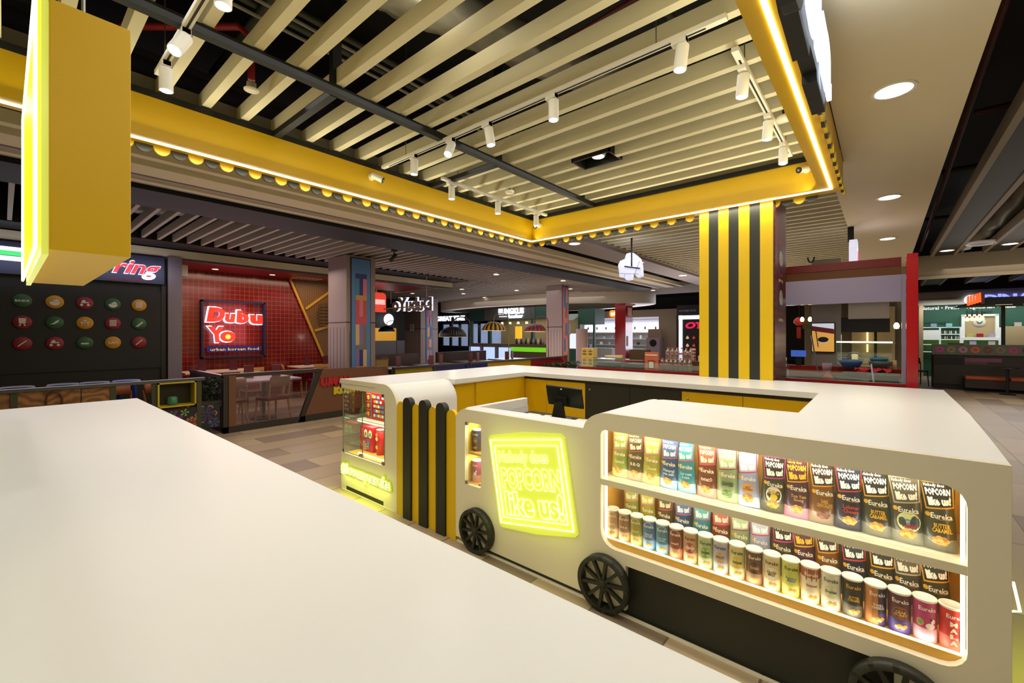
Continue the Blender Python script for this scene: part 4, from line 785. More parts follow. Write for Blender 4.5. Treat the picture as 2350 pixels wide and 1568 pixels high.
def glyph(mb, k, y, z, x):
    P = lambda pts: mb.flat(pts, (x, y, z), 'yz', IW)
    if k == 0: text(mb, 'BAGUS', (y-.075, y+.075, z-.018, z+.018), lambda u, v, h: (x, u, v), IW, bold=.04, res=1)
    elif k == 13: text(mb, 'LAH', (y-.055, y+.055, z-.022, z+.022), lambda u, v, h: (x, u, v), IW, bold=.04, res=1)
    elif k in (1, 3): P(arc(0, 0, .06, 180, 360, 8)); P([(-.03, .01), (.02, .045), (.05, .02), (.05, .008), (-.03, .004)])
    elif k in (2, 11): 
        for dx in (-.04, .04): P(arc(dx, -.03, .02, 0, 350, 8))
        P([(-.05, 0), (.04, 0), (.05, .02), (.01, .015), (0, .05), (-.03, .05), (-.04, .02)])
    elif k in (4, 8): [P([(-.045, -.045+.022*i), (.045, -.045+.022*i), (.045, -.032+.022*i), (-.045, -.032+.022*i)]) for i in range(5)]
    elif k == 5: P([(-.035, -.02), (.035, -.02), (.04, .06), (-.04, .06)]); P([(-.04, -.06), (-.02, -.06), (-.01, -.02), (-.02, -.02)]); P([(.04, -.06), (.02, -.06), (.01, -.02), (.02, -.02)])
    elif k == 6: P([(-.06, -.03), (0, -.025), (.04, .01), (.05, .045), (.02, .03), (-.02, -.01)])
    elif k == 7: 
        for dx, dz in ((0, .03), (-.035, 0), (.035, 0)): P(arc(dx, dz, .02, 0, 180, 6)); P([(dx-.004, dz-.05), (dx+.004, dz-.05), (dx+.004, dz), (dx-.004, dz)])
    elif k == 9: P([(-.05, -.05), (-.04, -.055), (.05, .03), (.04, .04)]); P([(-.03, -.055), (-.02, -.06), (.055, .015), (.05, .022)])
    elif k == 12: P([(-.05, -.02), (.05, -.02), (.04, 0), (-.045, 0)]); P([(-.05, -.035), (.05, -.035), (.05, -.03), (-.05, -.03)])
    else: P([(-.05, -.04), (-.04, -.05), (.05, .04), (.04, .05)])
rows = ['top', 'middle', 'bottom']; cols = ['first', 'second', 'third', 'fourth', 'fifth']
for r_ in range(3):
    for c in range(5):
        y = .20+.346*c; z = (2.075, 1.745, 1.415)[r_]; t = thing('round_icon_sign', '%s round food icon plate on the dark shop wall, %s row, %s from the left' % (NM[IC[r_][c]], rows[r_], cols[c]), 'sign', (XS-.01, y, z))
        mb = MB(); mb.lathe([(0, .02), (.095, .02), (.105, .012), (.105, 0), (0, 0)], (XS-.01, y, z), mat(CC[IC[r_][c]], .5), 24, 'x'); put('disc', mb, t); mb = MB(); glyph(mb, r_*5+c, y, z, XS+.012); put('pictogram', mb, t)
struct('trim_60', B(-10.30, -10.06, 1.99, 2.20, 0, 3.0, mat('7A7078', .6)))
struct('trim_61', B(-10.30, -10.12, -6, 9.0, 2.96, 3.0, mat('4A4A50', .5)))
# red tiled restaurant
RT = brickm('7E0D13', '6C090F', 'A05C36', .105, .105, .004, .22, 0, 'yz', .12, .1, 'red_tile', coat=.5)
struct('wall_red', B(-12.1, -12, 2.2, 6.6, 0, 3.02, RT)); struct('trim_62', B(-12.6, -10.3, 2.0, 8.9, 3.02, 3.08, mat('8A1A28', .35, name='red_ceiling')))
struct('trim_63', B(-12.1, -10.3, 2.02, 2.2, 0, 3.02, mat('5A1418', .5)))
WDP = wavem('6A4A22', '7E5A2C', 5, .5, 2, dirn='Y', name='wood_panel')
t = thing('wood_feature_panel', 'wooden wall panel with diagonal yellow bars beside the red tiles', 'wall panel', (-11.95, 5.8, .6))
mb = MB(); mb.prism([(5.02, 3.02), (7.1, 3.02), (7.1, .5), (6.03, .5)], (-11.96, 0, 0), 'yz', .03, WDP); put('wood_sheet', mb, t)
mb = MB(); YB = mat('C89A2A', .4)
def bar2(p, q, w_): 
    d = Vector((q[0]-p[0], q[1]-p[1])).normalized(); n_ = Vector((-d.y, d.x))*w_; mb.prism([(p[0]-n_.x, p[1]-n_.y), (q[0]-n_.x, q[1]-n_.y), (q[0]+n_.x, q[1]+n_.y), (p[0]+n_.x, p[1]+n_.y)], (-11.93, 0, 0), 'yz', .03, YB)
bar2((4.95, 3.02), (6.0, .55), .03); bar2((5.35, 2.25), (6.35, 3.02), .03); bar2((5.60, 1.66), (6.5, 1.95), .03); put('yellow_bars', mb, t)
mb = MB()
for k in range(7): z = 1.82+.09*k; mb.tube([(-11.90, 6.15+.52*math.cos(a)*(1-.1*abs(k-3)/3), z+.06*math.sin(a)) for a in [i*PI/8 for i in range(17)]], .006, DARK, 5)
mb.tube([(-11.90, 6.15+.2*math.cos(a), 2.38+.03*math.sin(a)) for a in [i*PI/6 for i in range(13)]], .006, DARK, 5); put('drum_drawing', mb, t, 'line drawing of a drum')
BF = mat('1E2A54', .4, name='blue_frame')
sg = thing('framed_red_neon_sign', 'red and white glowing letter sign in a thin blue frame on red tiles', 'sign', (-11.9, 3.6, 1.0))
mb = MB()
for a in ((2.96, 3.0, 1.0, 2.35), (4.28, 4.32, 1.0, 2.35)): mb.box(-12.0, -11.88, *a, BF)
for a in ((2.96, 4.32, 2.32, 2.36), (2.96, 4.32, 1.0, 1.03)): mb.box(-12.0, -11.88, *a, BF)
put('frame', mb, sg)
Hh = mat('F4E0FF', .5, emit=1.5); Rr = mat('FF2A18', .4, emit=1.15)
mb = MB(); mb2 = MB(); X_ = -11.90
for s, y0, y1, z0, z1, sh_ in (('D', 3.05, 3.42, 1.85, 2.19, .15), ('u', 3.42, 3.64, 1.84, 2.05, .1), ('b', 3.66, 3.93, 1.83, 2.14, .05), ('u', 3.96, 4.24, 1.81, 2.04, .0), ('Y', 3.07, 3.40, 1.37, 1.74, -.1), ('o', 3.32, 3.64, 1.38, 1.63, 0)):
    text(mb, s, (y0-.03, y1+.0, z0-.02, z1+.02), lambda u, v, h: (X_+.02+h, u, v), Hh, bold=.06, extrude=.01, shear=sh_); text(mb2, s, (y0, y1, z0, z1), lambda u, v, h: (X_+.05+h, u, v), Rr, bold=.07, extrude=.01, shear=sh_)
put('halo_letters', mb, sg); put('letters', mb2, sg); mb = MB(); mb.disc((X_+.065, 3.48, 1.50), .055, mat('FFE03A', .4, emit=1.2), 'yz'); put('yolk_dot', mb, sg)
mb = MB(); mb.prism(rrect(3.06, 4.22, 1.14, 1.27, .06), (X_+.03, 0, 0), 'yz', .03, mat('1A2A8A', .4, emit=.15)); put('blue_pill', mb, sg)
mb = MB(); text(mb, 'urban korean food', (3.13, 4.16, 1.17, 1.24), onX(X_+.034), mat('E8C04A', .4, emit=.4), bold=.02, res=1); put('small_lettering', mb, sg)
lamp('AREA', (-11.75, 3.6, 1.8), 3, (1, .35, .4), 1, .8, rot=(0, PI/2, 0)); lamp('AREA', (-11.2, 4.2, 2.98), 32, (1, .72, .5), .8, 3.5)
for y, lb in ((2.45, 'leftmost'), (3.1, 'second'), (4.3, 'third'), (5.9, 'fourth')):
    t = thing('restaurant_downlight', 'small warm downlight in the red restaurant ceiling, %s from the left' % lb, 'downlight', (-11.4, y, 3.02)); mb = MB(); mb.disc((-11.4, y, 3.017), .06, mat('FFE8C0', .5, emit=6), 'xy', 16); put('lens', mb, t); mb = MB(); mb.lathe([(.06, -.004), (.075, -.004), (.08, .004)], (-11.4, y, 3.02), WHM, 20); put('rim', mb, t)
mb = MB(); mb.box(-11.7, -11.3, 4.85, 5.5, 3.008, 3.02, WHM); [mb.box(-11.7, -11.3, 4.9+.1*k, 4.93+.1*k, 3.0, 3.01, mat('6A5A54', .5)) for k in range(6)]; solo('air_vent', mb, 'white slatted air vent in the red restaurant ceiling', 'vent')
t = thing('wall_speaker', 'small white box speaker at the left end of the red tiled wall', 'speaker', (-10.5, 2.32, 2.75)); put('speaker_body', B(-10.6, -10.45, 2.26, 2.38, 2.70, 2.92, WHM), t)
# ---------------- furniture
WOOD = wavem('C89A5A', 'B0803E', 14, .45, 1.5, dirn='Z', name='chair_wood'); SEATR = mat('7A1A20', .5, name='red_seat'); TT = mat('DDD2C4', .35, name='table_top'); MENU = mat('5A1620', .4, name='menu_maroon')
def chair(label, loc, rz, wood=WOOD, seat=SEATR, group=None):
    t = thing('dining_chair', label, 'chair', (0, 0, 0), group)
    mb = MB(); mb.prism(rrect(-.20, .20, -.20, .20, .05), (0, 0, .46), 'xy', .04, seat); put('seat', mb, t)
    mb = MB(); pts = []
    v = []; f = []; n_ = 8
    for j in range(3):
        for k in range(n_+1): a = -1.0+2.0*k/n_; v.append((.215*math.sin(a*.95), .19+.05*math.cos(a)-.02*(2-j), .66+.085*j))
    for j in range(2):
        for k in range(n_): q = j*(n_+1)+k; f.append((q, q+1, q+n_+2, q+n_+1))
    mb.raw(v, f, wood, True); o = put('backrest', mb, t); s_ = o.modifiers.new('thick', 'SOLIDIFY'); s_.thickness = .018
    for sx in (-1, 1):
        put('leg', MB().tube([(sx*.17, -.17, .44), (sx*.19, -.20, 0)], .02, wood, 8, .013), t); put('leg', MB().tube([(sx*.17, .17, .44), (sx*.20, .24, 0)], .02, wood, 8, .013), t)
        put('back_post', MB().tube([(sx*.17, .17, .42), (sx*.185, .225, .70)], .016, wood, 8), t)
    t.location = loc; t.rotation_euler.z = rz; return t
def table(label, x, y, w_, d, h=.75, top=TT, leg='2A2622'):
    t = thing('dining_table', label, 'table', (x, y, 0)); put('tabletop', B(x-w_/2, x+w_/2, y-d/2, y+d/2, h-.03, h, top), t, bevel=.004)
    mb = MB(); mb.tube([(x, y, 0), (x, y, h-.03)], .03, mat(leg, .5), 10); mb.lathe([(0, .02), (.22, .015), (.22, 0)], (x, y, 0), mat(leg, .5), 20); put('pedestal', mb, t); return t
def menu(label, x, y, z, rz, m=MENU, w_=.16, h=.24):
    t = thing('menu_stand', label, 'menu', (x, y, z)); mb = MB(); mb.obox((x, y, z+h/2), w_, .02, h, (0, 0, rz), m); put('menu_cover', mb, t)
table('pale wooden table against the red tiled wall under the neon sign', -11.3, 3.1, .7, 1.3); table('pale table with four light chairs by the yellow diagonal bar', -11.3, 5.35, .7, 1.2)
table('pale table seen behind the glass rail of the restaurant', -8.75, 3.15, .9, 1.0)
for i, (x, y, lb) in enumerate(((-11.4, 2.85, 'maroon menu standing on the wall table, left'), (-11.2, 3.4, 'maroon menu standing on the wall table, right'), (-11.5, 5.2, 'maroon menu on the table by the yellow bar, left'), (-11.2, 5.55, 'maroon menu on the table by the yellow bar, right'), (-8.9, 2.95, 'dark maroon menu on the near restaurant table, left'), (-8.7, 3.35, 'dark maroon menu on the near restaurant table, right'))): menu(lb, x, y, .75, PI/2+.2*(i % 3-1))
chair('light wooden chair at the left end of the table by the yellow bar', (-11.0, 4.62, 0), PI*.9); chair('light wooden chair beside the wall table under the neon sign', (-10.7, 3.6, 0), -PI/2); chair('light wooden chair in front of the table by the yellow bar', (-10.65, 5.05, 0), -PI/2); chair('light wooden chair to the right of the table by the yellow bar', (-11.2, 6.12, 0), 0); chair('light wooden chair farthest right by the wall table', (-10.65, 5.65, 0), -PI/2+.2)
chair('wooden chair with red seat close behind the glass rail, right one', (-8.16, 3.08, 0), PI*1.5+.2); chair('wooden chair behind the glass rail, left one', (-8.32, 2.5, 0), PI*1.45); chair('wooden chair far side of the near restaurant table', (-9.35, 3.2, 0), PI/2)
# ---------------- rails (x about -7.85)
XR = -7.85; RF = mat('2E2A24', .5, name='rail_frame'); OLV = mat('3A3A22', .5, name='olive_frame'); OSB = wavem('6A4420', '9A6A34', 3.2, .55, 14, dirn='Z', name='chip_wood')
t = thing('barrier_rail', 'dark railing with reddish chipwood panels in front of the dark shop', 'barrier', (XR, .5, 0))
mb = MB(); mb.box(XR-.08, XR+.02, -6, 2.0, .86, .90, mat('4A4A48', .4)); put('top_rail', mb, t, 'grey top rail'); 
mb = MB(); [mb.box(XR-.05, XR, y, y+.06, 0, .86, OLV) for y in (-.9, .06, .935, 1.37, 1.90)]; mb.box(XR-.05, XR, -6, 2.0, 0, .12, OLV); put('posts', mb, t)
for a, b in ((-.84, .06), (.12, .655), (.665, .935)): put('chipwood_panel', B(XR-.035, XR-.015, a, b, .12, .86, OSB), t)
mb = MB(); mb.tube([(XR+.01, .37, .3)]+[(XR+.01, .42+.07*math.cos(a), .74+.10*math.sin(a)) for a in [PI-k*PI/8 for k in range(9)]]+[(XR+.01, .49, .6), (XR+.01, .40, .5)], .010, mat('5A2A1A', .4), 6); put('bent_tube', mb, t, 'bent brown tube')
t = thing('yellow_display_box', 'yellow framed display box holding a green pot on the dark railing', 'display box', (XR, 1.65, .5))
mb = MB(); YF = mat('B8A81E', .5)
for a in ((1.43, 1.45, .50, .86), (1.865, 1.885, .50, .86), (1.43, 1.885, .50, .52), (1.43, 1.885, .84, .86)): mb.box(XR-.2, XR+.03, *a, YF)
put('box_frame', mb, t); put('back_panel', B(XR-.21, XR-.19, 1.43, 1.885, .5, .86, mat('2E2414', .6)), t)
t = thing('green_pot', 'small green patterned pot inside the yellow display box', 'pot', (XR-.08, 1.62, .52)); mb = MB(); mb.lathe([(0, 0), (.05, 0), (.065, .03), (.06, .10), (.045, .125), (0, .125)], (XR-.08, 1.62, .52), mat('3E7A5A', .4, var=.3, scale=40), 16); put('pot_body', mb, t)
t = thing('floral_panel', 'dark panel with embroidered blue and orange flowers low on the railing', 'panel', (XR, 1.85, .1))
put('panel_board', B(XR-.03, XR-.01, 1.46, 2.20, .12, .47, mat('1E1C20', .6)), t); mb = MB(); rr = random.Random(5)
def petal(cy, cz, r, m, n_=6, x=XR-.008):
    for k in range(n_):
        a = 2*PI*k/n_; mb.flat([(cy+.15*r*math.cos(a+1.5), cz+.15*r*math.sin(a+1.5)), (cy+r*math.cos(a-.3), cz+r*math.sin(a-.3)), (cy+1.15*r*math.cos(a), cz+1.15*r*math.sin(a)), (cy+r*math.cos(a+.3), cz+r*math.sin(a+.3))], (x, 0, 0), 'yz', m)
petal(2.02, .34, .13, mat('B07A44', .5)); petal(2.02, .34, .115, mat('2A2E54', .5), x=XR-.006); petal(1.84, .24, .08, mat('A86A44', .5), 8); petal(1.84, .24, .05, mat('7A2A3A', .5), 5, XR-.006); petal(1.62, .34, .10, mat('5A2E5E', .5), 5); petal(1.58, .38, .06, mat('3E6A3A', .5), 5, XR-.006); petal(2.12, .20, .07, mat('3A4A6E', .5), 6); petal(1.75, .40, .05, mat('7AA04A', .5), 5, XR-.006)
put('flower_pattern', mb, t)
t = thing('planter_hedge', 'dark leafy plant behind the railing beside the yellow display box', 'plant', (XR-.1, 2.0, .5)); mb = MB(); rr = random.Random(2)
for k in range(260): a = rr.uniform(0, 2*PI); p = Vector((XR-.15+rr.uniform(-.08, .08), rr.uniform(1.92, 2.22), rr.uniform(.50, .88))); d = Vector((rr.uniform(-1, 1), rr.uniform(-1, 1), rr.uniform(-.3, 1)))*.035; e = d.orthogonal()*.4; mb.raw([p-d, p+e, p+d, p-e], [(0, 1, 2, 3)], mat('26361E', .5))
put('foliage', mb, t); put('planter_box', B(XR-.25, XR-.05, 1.9, 2.24, .42, .52, RF), t)
# restaurant rail
t = thing('restaurant_rail', 'brown restaurant rail with glass panel and slanted wooden board', 'barrier', (XR, 3.5, 0))
BR = mat('6A4228', .5, name='brown_wood', var=.08, scale=3); DKF = mat('2A221C', .5)
mb = MB(); mb.box(XR-.08, XR+.03, 2.24, 3.75, .87, .93, DKF); mb.box(XR-.06, XR+.02, 2.24, 2.31, 0, .90, DKF); mb.box(XR-.06, XR+.02, 2.24, 3.5, 0, .10, DKF); mb.prism([(3.38, .0), (3.50, .0), (3.84, .93), (3.72, .93)], (XR+.02, 0, 0), 'yz', .06, DKF); mb.box(XR-1.9, XR-.06, 2.24, 2.30, .86, .91, mat('4A2430', .35)); mb.box(XR-1.9, XR-.06, 2.25, 2.28, 0, .86, DKF)
mb.box(XR-.04, XR+.03, 3.5, 5.25, 0, .12, DKF); put('frame', mb, t); put('wood_post', B(XR-.03, XR+.035, 2.31, 2.41, .10, .90, BR), t)
mb = MB(); mb.prism([(3.50, .12), (5.3, .12), (5.3, .5), (5.15, .90), (3.82, .92)], (XR+.03, 0, 0), 'yz', .04, BR); put('slanted_board', mb, t, 'brown slanted board')
put('glass_panel', B(XR-.01, XR, 2.41, 3.72, .10, .87, glassm('E4E0EC', .08)), t)
sg = thing('board_lettering', 'red and yellow block letters on the slanted brown board', 'sign', (XR+.04, 4.3, .45))
mb = MB(); text(mb, 'URBAN', (3.766, 4.36, .60, .765), onX(XR+.035), mat('A81E28', .4), extrude=.02, bold=.10); put('red_lettering', mb, sg, 'red lettering'); mb = MB(); text(mb, 'KOREAN', (4.015, 4.72, .43, .575), onX(XR+.035), mat('C8B424', .4), extrude=.02, bold=.10); put('yellow_lettering', mb, sg, 'yellow lettering')
# coloured glass rail further on
t = thing('coloured_glass_rail', 'long rail of blue, yellow and red glass panels with dark top bar', 'barrier', (-7.7, 8, 0))
mb = MB(); mb.box(-7.76, -7.66, 5.25, 11.7, .83, .875, DKF); mb.box(-7.74, -7.68, 5.25, 11.7, 0, .2, DKF); mb.box(-7.74, -7.68, 6.28, 6.36, 0, .85, DKF); mb.box(-7.74, -7.68, 11.64, 11.72, 0, .9, DKF); put('frame', mb, t)
for a, b, c, l in ((5.3, 6.28, '8A7A1A', 'olive yellow'), (6.36, 8.05, '15206A', 'blue'), (8.07, 9.85, 'B8960A', 'yellow'), (9.87, 11.64, '8A1E14', 'red')): put('glass_panel', B(-7.715, -7.705, a, b, .2, .83, mat(c, .12, emit=.04)), t, l+' glass panel')
t = thing('planter_hedge', 'low dark green hedge in front of the red glass panel', 'plant', (-7.4, 11, 0)); mb = MB(); rr = random.Random(4)
for k in range(700): p = Vector((rr.uniform(-7.55, -7.25), rr.uniform(10.0, 11.9), .30+.42*rr.random()**.6)); d = Vector((rr.uniform(-1, 1), rr.uniform(-1, 1), rr.uniform(-.2, 1)))*.04; e = d.orthogonal()*.4; mb.raw([p-d, p+e, p+d, p-e], [(0, 1, 2, 3)], mat('2E3A26', .5))
put('foliage', mb, t); put('planter_box', B(-7.6, -7.2, 9.95, 11.95, 0, .34, DKF), t)
# counter tables and menus behind that rail
for i, (x, y, lb) in enumerate(((-8.8, 5.9, 'dark table behind the olive glass panel'), (-9.0, 7.4, 'dark table behind the blue glass panel'), (-9.2, 9.0, 'dark table behind the yellow glass panel'), (-9.2, 10.6, 'dark table behind the red glass panel'))):
    table(lb, x, y, .8, 1.1, .78, mat('3A2A24', .3)); menu('maroon menu standing on the '+lb, x+.1, y-.2, .78, PI/2, mat('6A1A22', .4)); menu('second maroon menu on the '+lb+', farther right', x-.1, y+.3, .78, PI/2+.3, mat('6A1A22', .4))
t = thing('wicker_basket', 'woven straw basket on the dark table near the patterned column', 'basket', (-8.75, 5.6, .78)); mb = MB(); mb.box(-8.87, -8.65, 5.45, 5.75, .78, .99, mat('B89A4A', .6, var=.4, scale=60)); mb.box(-8.885, -8.635, 5.435, 5.765, .97, .99, mat('8A6A2A', .6)); [mb.box(-8.88, -8.64, 5.44, 5.76, .80+.035*k, .808+.035*k, mat('6A4A1A', .6)) for k in range(5)]; put('basket_body', mb, t)
for k, (y, lb) in enumerate(((6.6, 'long dark bench back behind the blue glass panel'), (9.4, 'long dark bench back behind the yellow and red panels'))): t = thing('bench', lb, 'bench', (-10.2, y, 0)); put('bench_back', B(-10.3, -10.2, y-.9, y+1.2, 0, 1.02, mat('3A2A22', .4)), t); put('bench_seat', B(-10.2, -9.8, y-.9, y+1.2, .36, .45, mat('4A1A1E', .5)), t)
# ---------------- patterned columns
PC = mat('8C7C78', .6, name='column_cladding', var=.04, scale=1); LN = mat('3A3034', .6)
PAL = ['3E7CA0', 'C08A4A', 'C04A5A', '6E6A6A', '2A2E6E', 'B0503E', 'D0707A', '7A6A9A', 'C8A878']
def column(label, x, y, wx, wy, h, s0, s1, pink=False, seed=1, z0=0):
    """near corner at (x, y); +x face spans y..y+wy, -y face spans x-wx..x; the mosaic strip covers s0..s1 of the +x face"""
    t = thing('patterned_column', label, 'column', (x-wx/2, y+wy/2, 0)); put('shaft', B(x-wx, x, y, y+wy, z0, h, PC), t)
    mb = MB(); zz = .57*h; mb.box(x-wx-.002, x+.003, y-.003, y+wy+.002, zz-.012, zz+.012, LN)
    for k in range(5): u = x-wx*(.12+.19*k); mb.box(u-.004, u+.004, y-.003, y, z0, zz-.1, LN)
    for u in (y+wy*.10,): mb.box(x, x+.003, u-.004, u+.004, z0, zz-.2, LN)
    put('grooves', mb, t); a = y+wy*s0; b = y+wy*s1
    mb = MB(); fr = mat('4E7CB0' if not pink else 'B86A80', .5); mb.box(x, x+.012, a-.02, b+.02, z0, h-.03, LN); mb.box(x+.008, x+.02, a, b, z0, h-.06, fr); put('strip_frame', mb, t, 'pink strip border' if pink else 'blue strip border')
    mb = MB(); rr = random.Random(seed); z = z0+.3; a2 = a+(b-a)*.2; b2_ = b-(b-a)*.2
    while z < h-.1:
        hh = rr.choice((.10, .12, .16)); mb.box(x+.02, x+.024, a2, b2_, z, min(z+hh, h-.07), mat(rr.choice(PAL), .5)); z += hh
        if z > h-.45: break
        hh = rr.choice((.34, .42)); n_ = 3; cs = rr.sample(PAL, 3)
        for k in range(n_): mb.box(x+.02, x+.024, a2+(b2_-a2)*k/n_, a2+(b2_-a2)*(k+1)/n_, z, min(z+hh, h-.07), mat(cs[k], .5))
        z += hh
    put('mosaic_strip', mb, t, 'coloured block mosaic'); return t
column('large mauve column with a blue-edged mosaic strip, nearest on the left', -8.2, 4.485, .75, .65, 3.16, .16, .80, seed=3)
column('grey column with mosaic strip behind the hanging reversed sign', -15.2, 11.73, 1.15, .95, 3.16, .30, .66, seed=5); column('mauve column with pink mosaic strip behind the red ribbed lamp', -7.92, 11.76, .62, .40, 3.16, .06, .85, True, 7)
t = thing('round_column', 'pale pinkish round post beside the pink mosaic column', 'column', (-7.9, 12.9, 0)); mb = MB(); mb.lathe([(.20, 0), (.20, 1.75), (0, 1.75)], (-7.9, 12.95, 0), mat('B89A94', .4), 24); put('post', mb, t)
t = thing('red_column', 'glossy red square column left of the striped pillar in the distance', 'column', (-7.9, 16, 0)); put('shaft', B(-8.1, -7.65, 15.77, 16.4, 0, 3.25, mat('A01A1E', .15, coat=.5)), t)
mb = MB(); mb.box(-7.649, -7.64, 15.95, 16.3, 2.30, 2.62, mat('C88A1E', .4)); put('yellow_notice', mb, t, 'yellow notice'); put('paper_notice', B(-7.649, -7.64, 15.85, 15.98, 1.1, 1.5, mat('A89A7A', .6)), t)
# no-smoking notice
t = thing('no_smoking_sign', 'small white no-smoking notice on the grey column behind the reversed sign', 'sign', (-15.8, 11.72, 1.8)); mb = MB(); mb.box(-15.95, -15.68, 11.715, 11.726, 1.72, 2.02, mat('D8D0C4', .6)); put('plate', mb, t); mb = MB()
for k in range(16): a, b = 2*PI*k/16, 2*PI*(k+1)/16; mb.flat([(r_*math.cos(c), r_*math.sin(c)) for c, r_ in ((a, .10), (b, .10), (b, .08), (a, .08))], (-15.815, 11.712, 1.88), 'xz', mat('A82A2A', .5))
mb.flat([(-.07, .06), (-.06, .07), (.07, -.06), (.06, -.07)], (-15.815, 11.710, 1.88), 'xz', mat('A82A2A', .5)); put('ring_symbol', mb, t)
# ---------------- arc lamps
def arclamp(label, x, y, z, r, c1, c2, arm, h=1.0, base=0.0, side=1):
    t = thing('arc_lamp', label, 'lamp', (x, y, base)); n_ = 32; mb = MB(); m1 = mat(c1, .35); m2 = mat(c2, .4); prof = [(r*math.sin(a), z+r*.72*math.cos(a)) for a in [k*PI/2/8 for k in range(9)]]
    for k in range(n_):
        v = []; 
        for (q, zz) in prof: v += [(x+q*math.cos(2*PI*k/n_), y+q*math.sin(2*PI*k/n_), zz), (x+q*math.cos(2*PI*(k+1)/n_), y+q*math.sin(2*PI*(k+1)/n_), zz)]
        mb.raw(v, [(2*i, 2*i+1, 2*i+3, 2*i+2) for i in range(8)], m1 if k % 2 else m2, True)
    o = put('lamp_shade', mb, t); s_ = o.modifiers.new('thick', 'SOLIDIFY'); s_.thickness = .01
    mb = MB(); mb.lathe([(r, -.004), (r*.98, .01)], (x, y, z), mat('E8D0A0', .5, emit=.8), 32); mb.disc((x, y, z+.02), r*.9, mat('F0D8A8', .5, emit=.35), 'xy', 24); put('glow', mb, t, 'lit underside')
    ax, ay = .649, .760; k_ = r*1.25*side; pts = [(x, y, z+r*.70), (x, y, z+r*.95)]+[(x+ax*k_*(.5-.5*math.cos(a)), y+ay*k_*(.5-.5*math.cos(a)), z+r*.95+r*.5*math.sin(a)) for a in [j*PI/10 for j in range(1, 11)]]+[(x+ax*k_*1.05, y+ay*k_*1.05, base)]
    mb = MB(); mb.tube(pts, .014, mat(arm, .4), 8); put('arm', mb, t); lamp('POINT', (x, y, z-.02), 3, WARM, .05)
arclamp('black dome arc lamp, the large one left of the yellow striped lamp', -7.9, 7.05, 1.50, .33, '09090D', '0B0B10', '1A1A20'); arclamp('yellow and black striped dome arc lamp over the coloured rail', -8.50, 9.15, 1.67, .34, 'D8A01A', '1E1E1A', '8A7A1A')
arclamp('red ribbed dome arc lamp in front of the pink mosaic column', -8.20, 10.70, 1.65, .33, '7A1420', '3A0C14', '5A0E16'); arclamp('small distant black dome lamp between the two near columns', -15.6, 10.3, 1.67, .32, '09090D', '0B0B10', '1A1A20')
# ---------------- hanging reversed sign, red sign
sg = thing('hanging_reversed_sign', 'hanging white-lit letter sign seen mirrored from behind', 'sign', (-9.9, 7.35, 2.3)); HL = mat('E8E4FF', .5, emit=1.5); BK = mat('6E625C', .6)
def onHang(u, v, h): return (-10.30+.86*(1-u)*1.0+.0, 7.0+.72*(1-u), v-.12*(u)+h*0)
hx, hy = Vector((.76, .649, 0)), Vector((.649, -.76, 0))
def hang(off): return lambda u, v, h: tuple(Vector((-10.32, 6.93, 0))+Vector((.76, .649, 0))*((1-u)*1.14)+Vector((.649, -.76, 0))*(off+h)+Vector((0, 0, v+.03*(1-u))))
mb = MB(); text(mb, 'DubuYo', (0, .96, 2.18, 2.56), hang(0), BK, bold=.05, extrude=.02); put('letter_backs', mb, sg, 'grey letter backs'); mb = MB(); text(mb, 'DubuYo', (-.02, .94, 2.17, 2.57), hang(-.07), HL, bold=.085, extrude=.02); put('lit_letters', mb, sg, 'glowing letter faces')
mb = MB(); mb.tube([hang(.04)(-.02, 2.33, 0), hang(.04)(1.15, 2.26, 0)], .018, mat('A8905A', .5), 6); [mb.tube([hang(.02)(u, 2.4, 0), hang(.02)(u, 3.17, 0)], .007, mat('B8B0C0', .5), 6) for u in (.12, .98)]; put('support_bar', mb, sg)
t = thing('red_light_sign', 'red rounded lit sign partly hidden behind the nearest mosaic column', 'sign', (-12.4, 7.9, 2.3)); mb = MB(); mb.prism([(a-.05, b) for a, b in rrect(7.5, 8.15, 2.28, 2.90, [0, 0, .12, .12])], (-12.3, 0, 0), 'yz', .1, mat('E0402E', .4, emit=.8)); put('sign_face', mb, t); put('hanger', B(-12.37, -12.34, 7.75, 7.8, 2.9, 3.03, STL), t); put('white_band', B(-12.3, -12.295, 7.5, 8.06, 2.52, 2.68, mat('F4C0B8', .4, emit=.8)), t)
# ================================================================ FAR SHOPS on a line (faces the camera, y = 21)
YF_ = 20.6
def shop(name, label, x0, x1, col, z1=2.78, head=.35):
    t = thing(name, label, 'shopfront', ((x0+x1)/2, YF_+1, 0)); put('header', B(x0, x1, YF_, YF_+.15, z1-head, z1, col), t); put('side_pier', B(x0, x0+.12, YF_, YF_+.2, 0, z1-head, col), t); put('side_pier', B(x1-.12, x1, YF_, YF_+.2, 0, z1-head, col), t)
    return t
WS = mat('E4E2EC', .5, name='shop_white'); WL = mat('F0F2FF', .5, emit=1.3, name='light_panel')
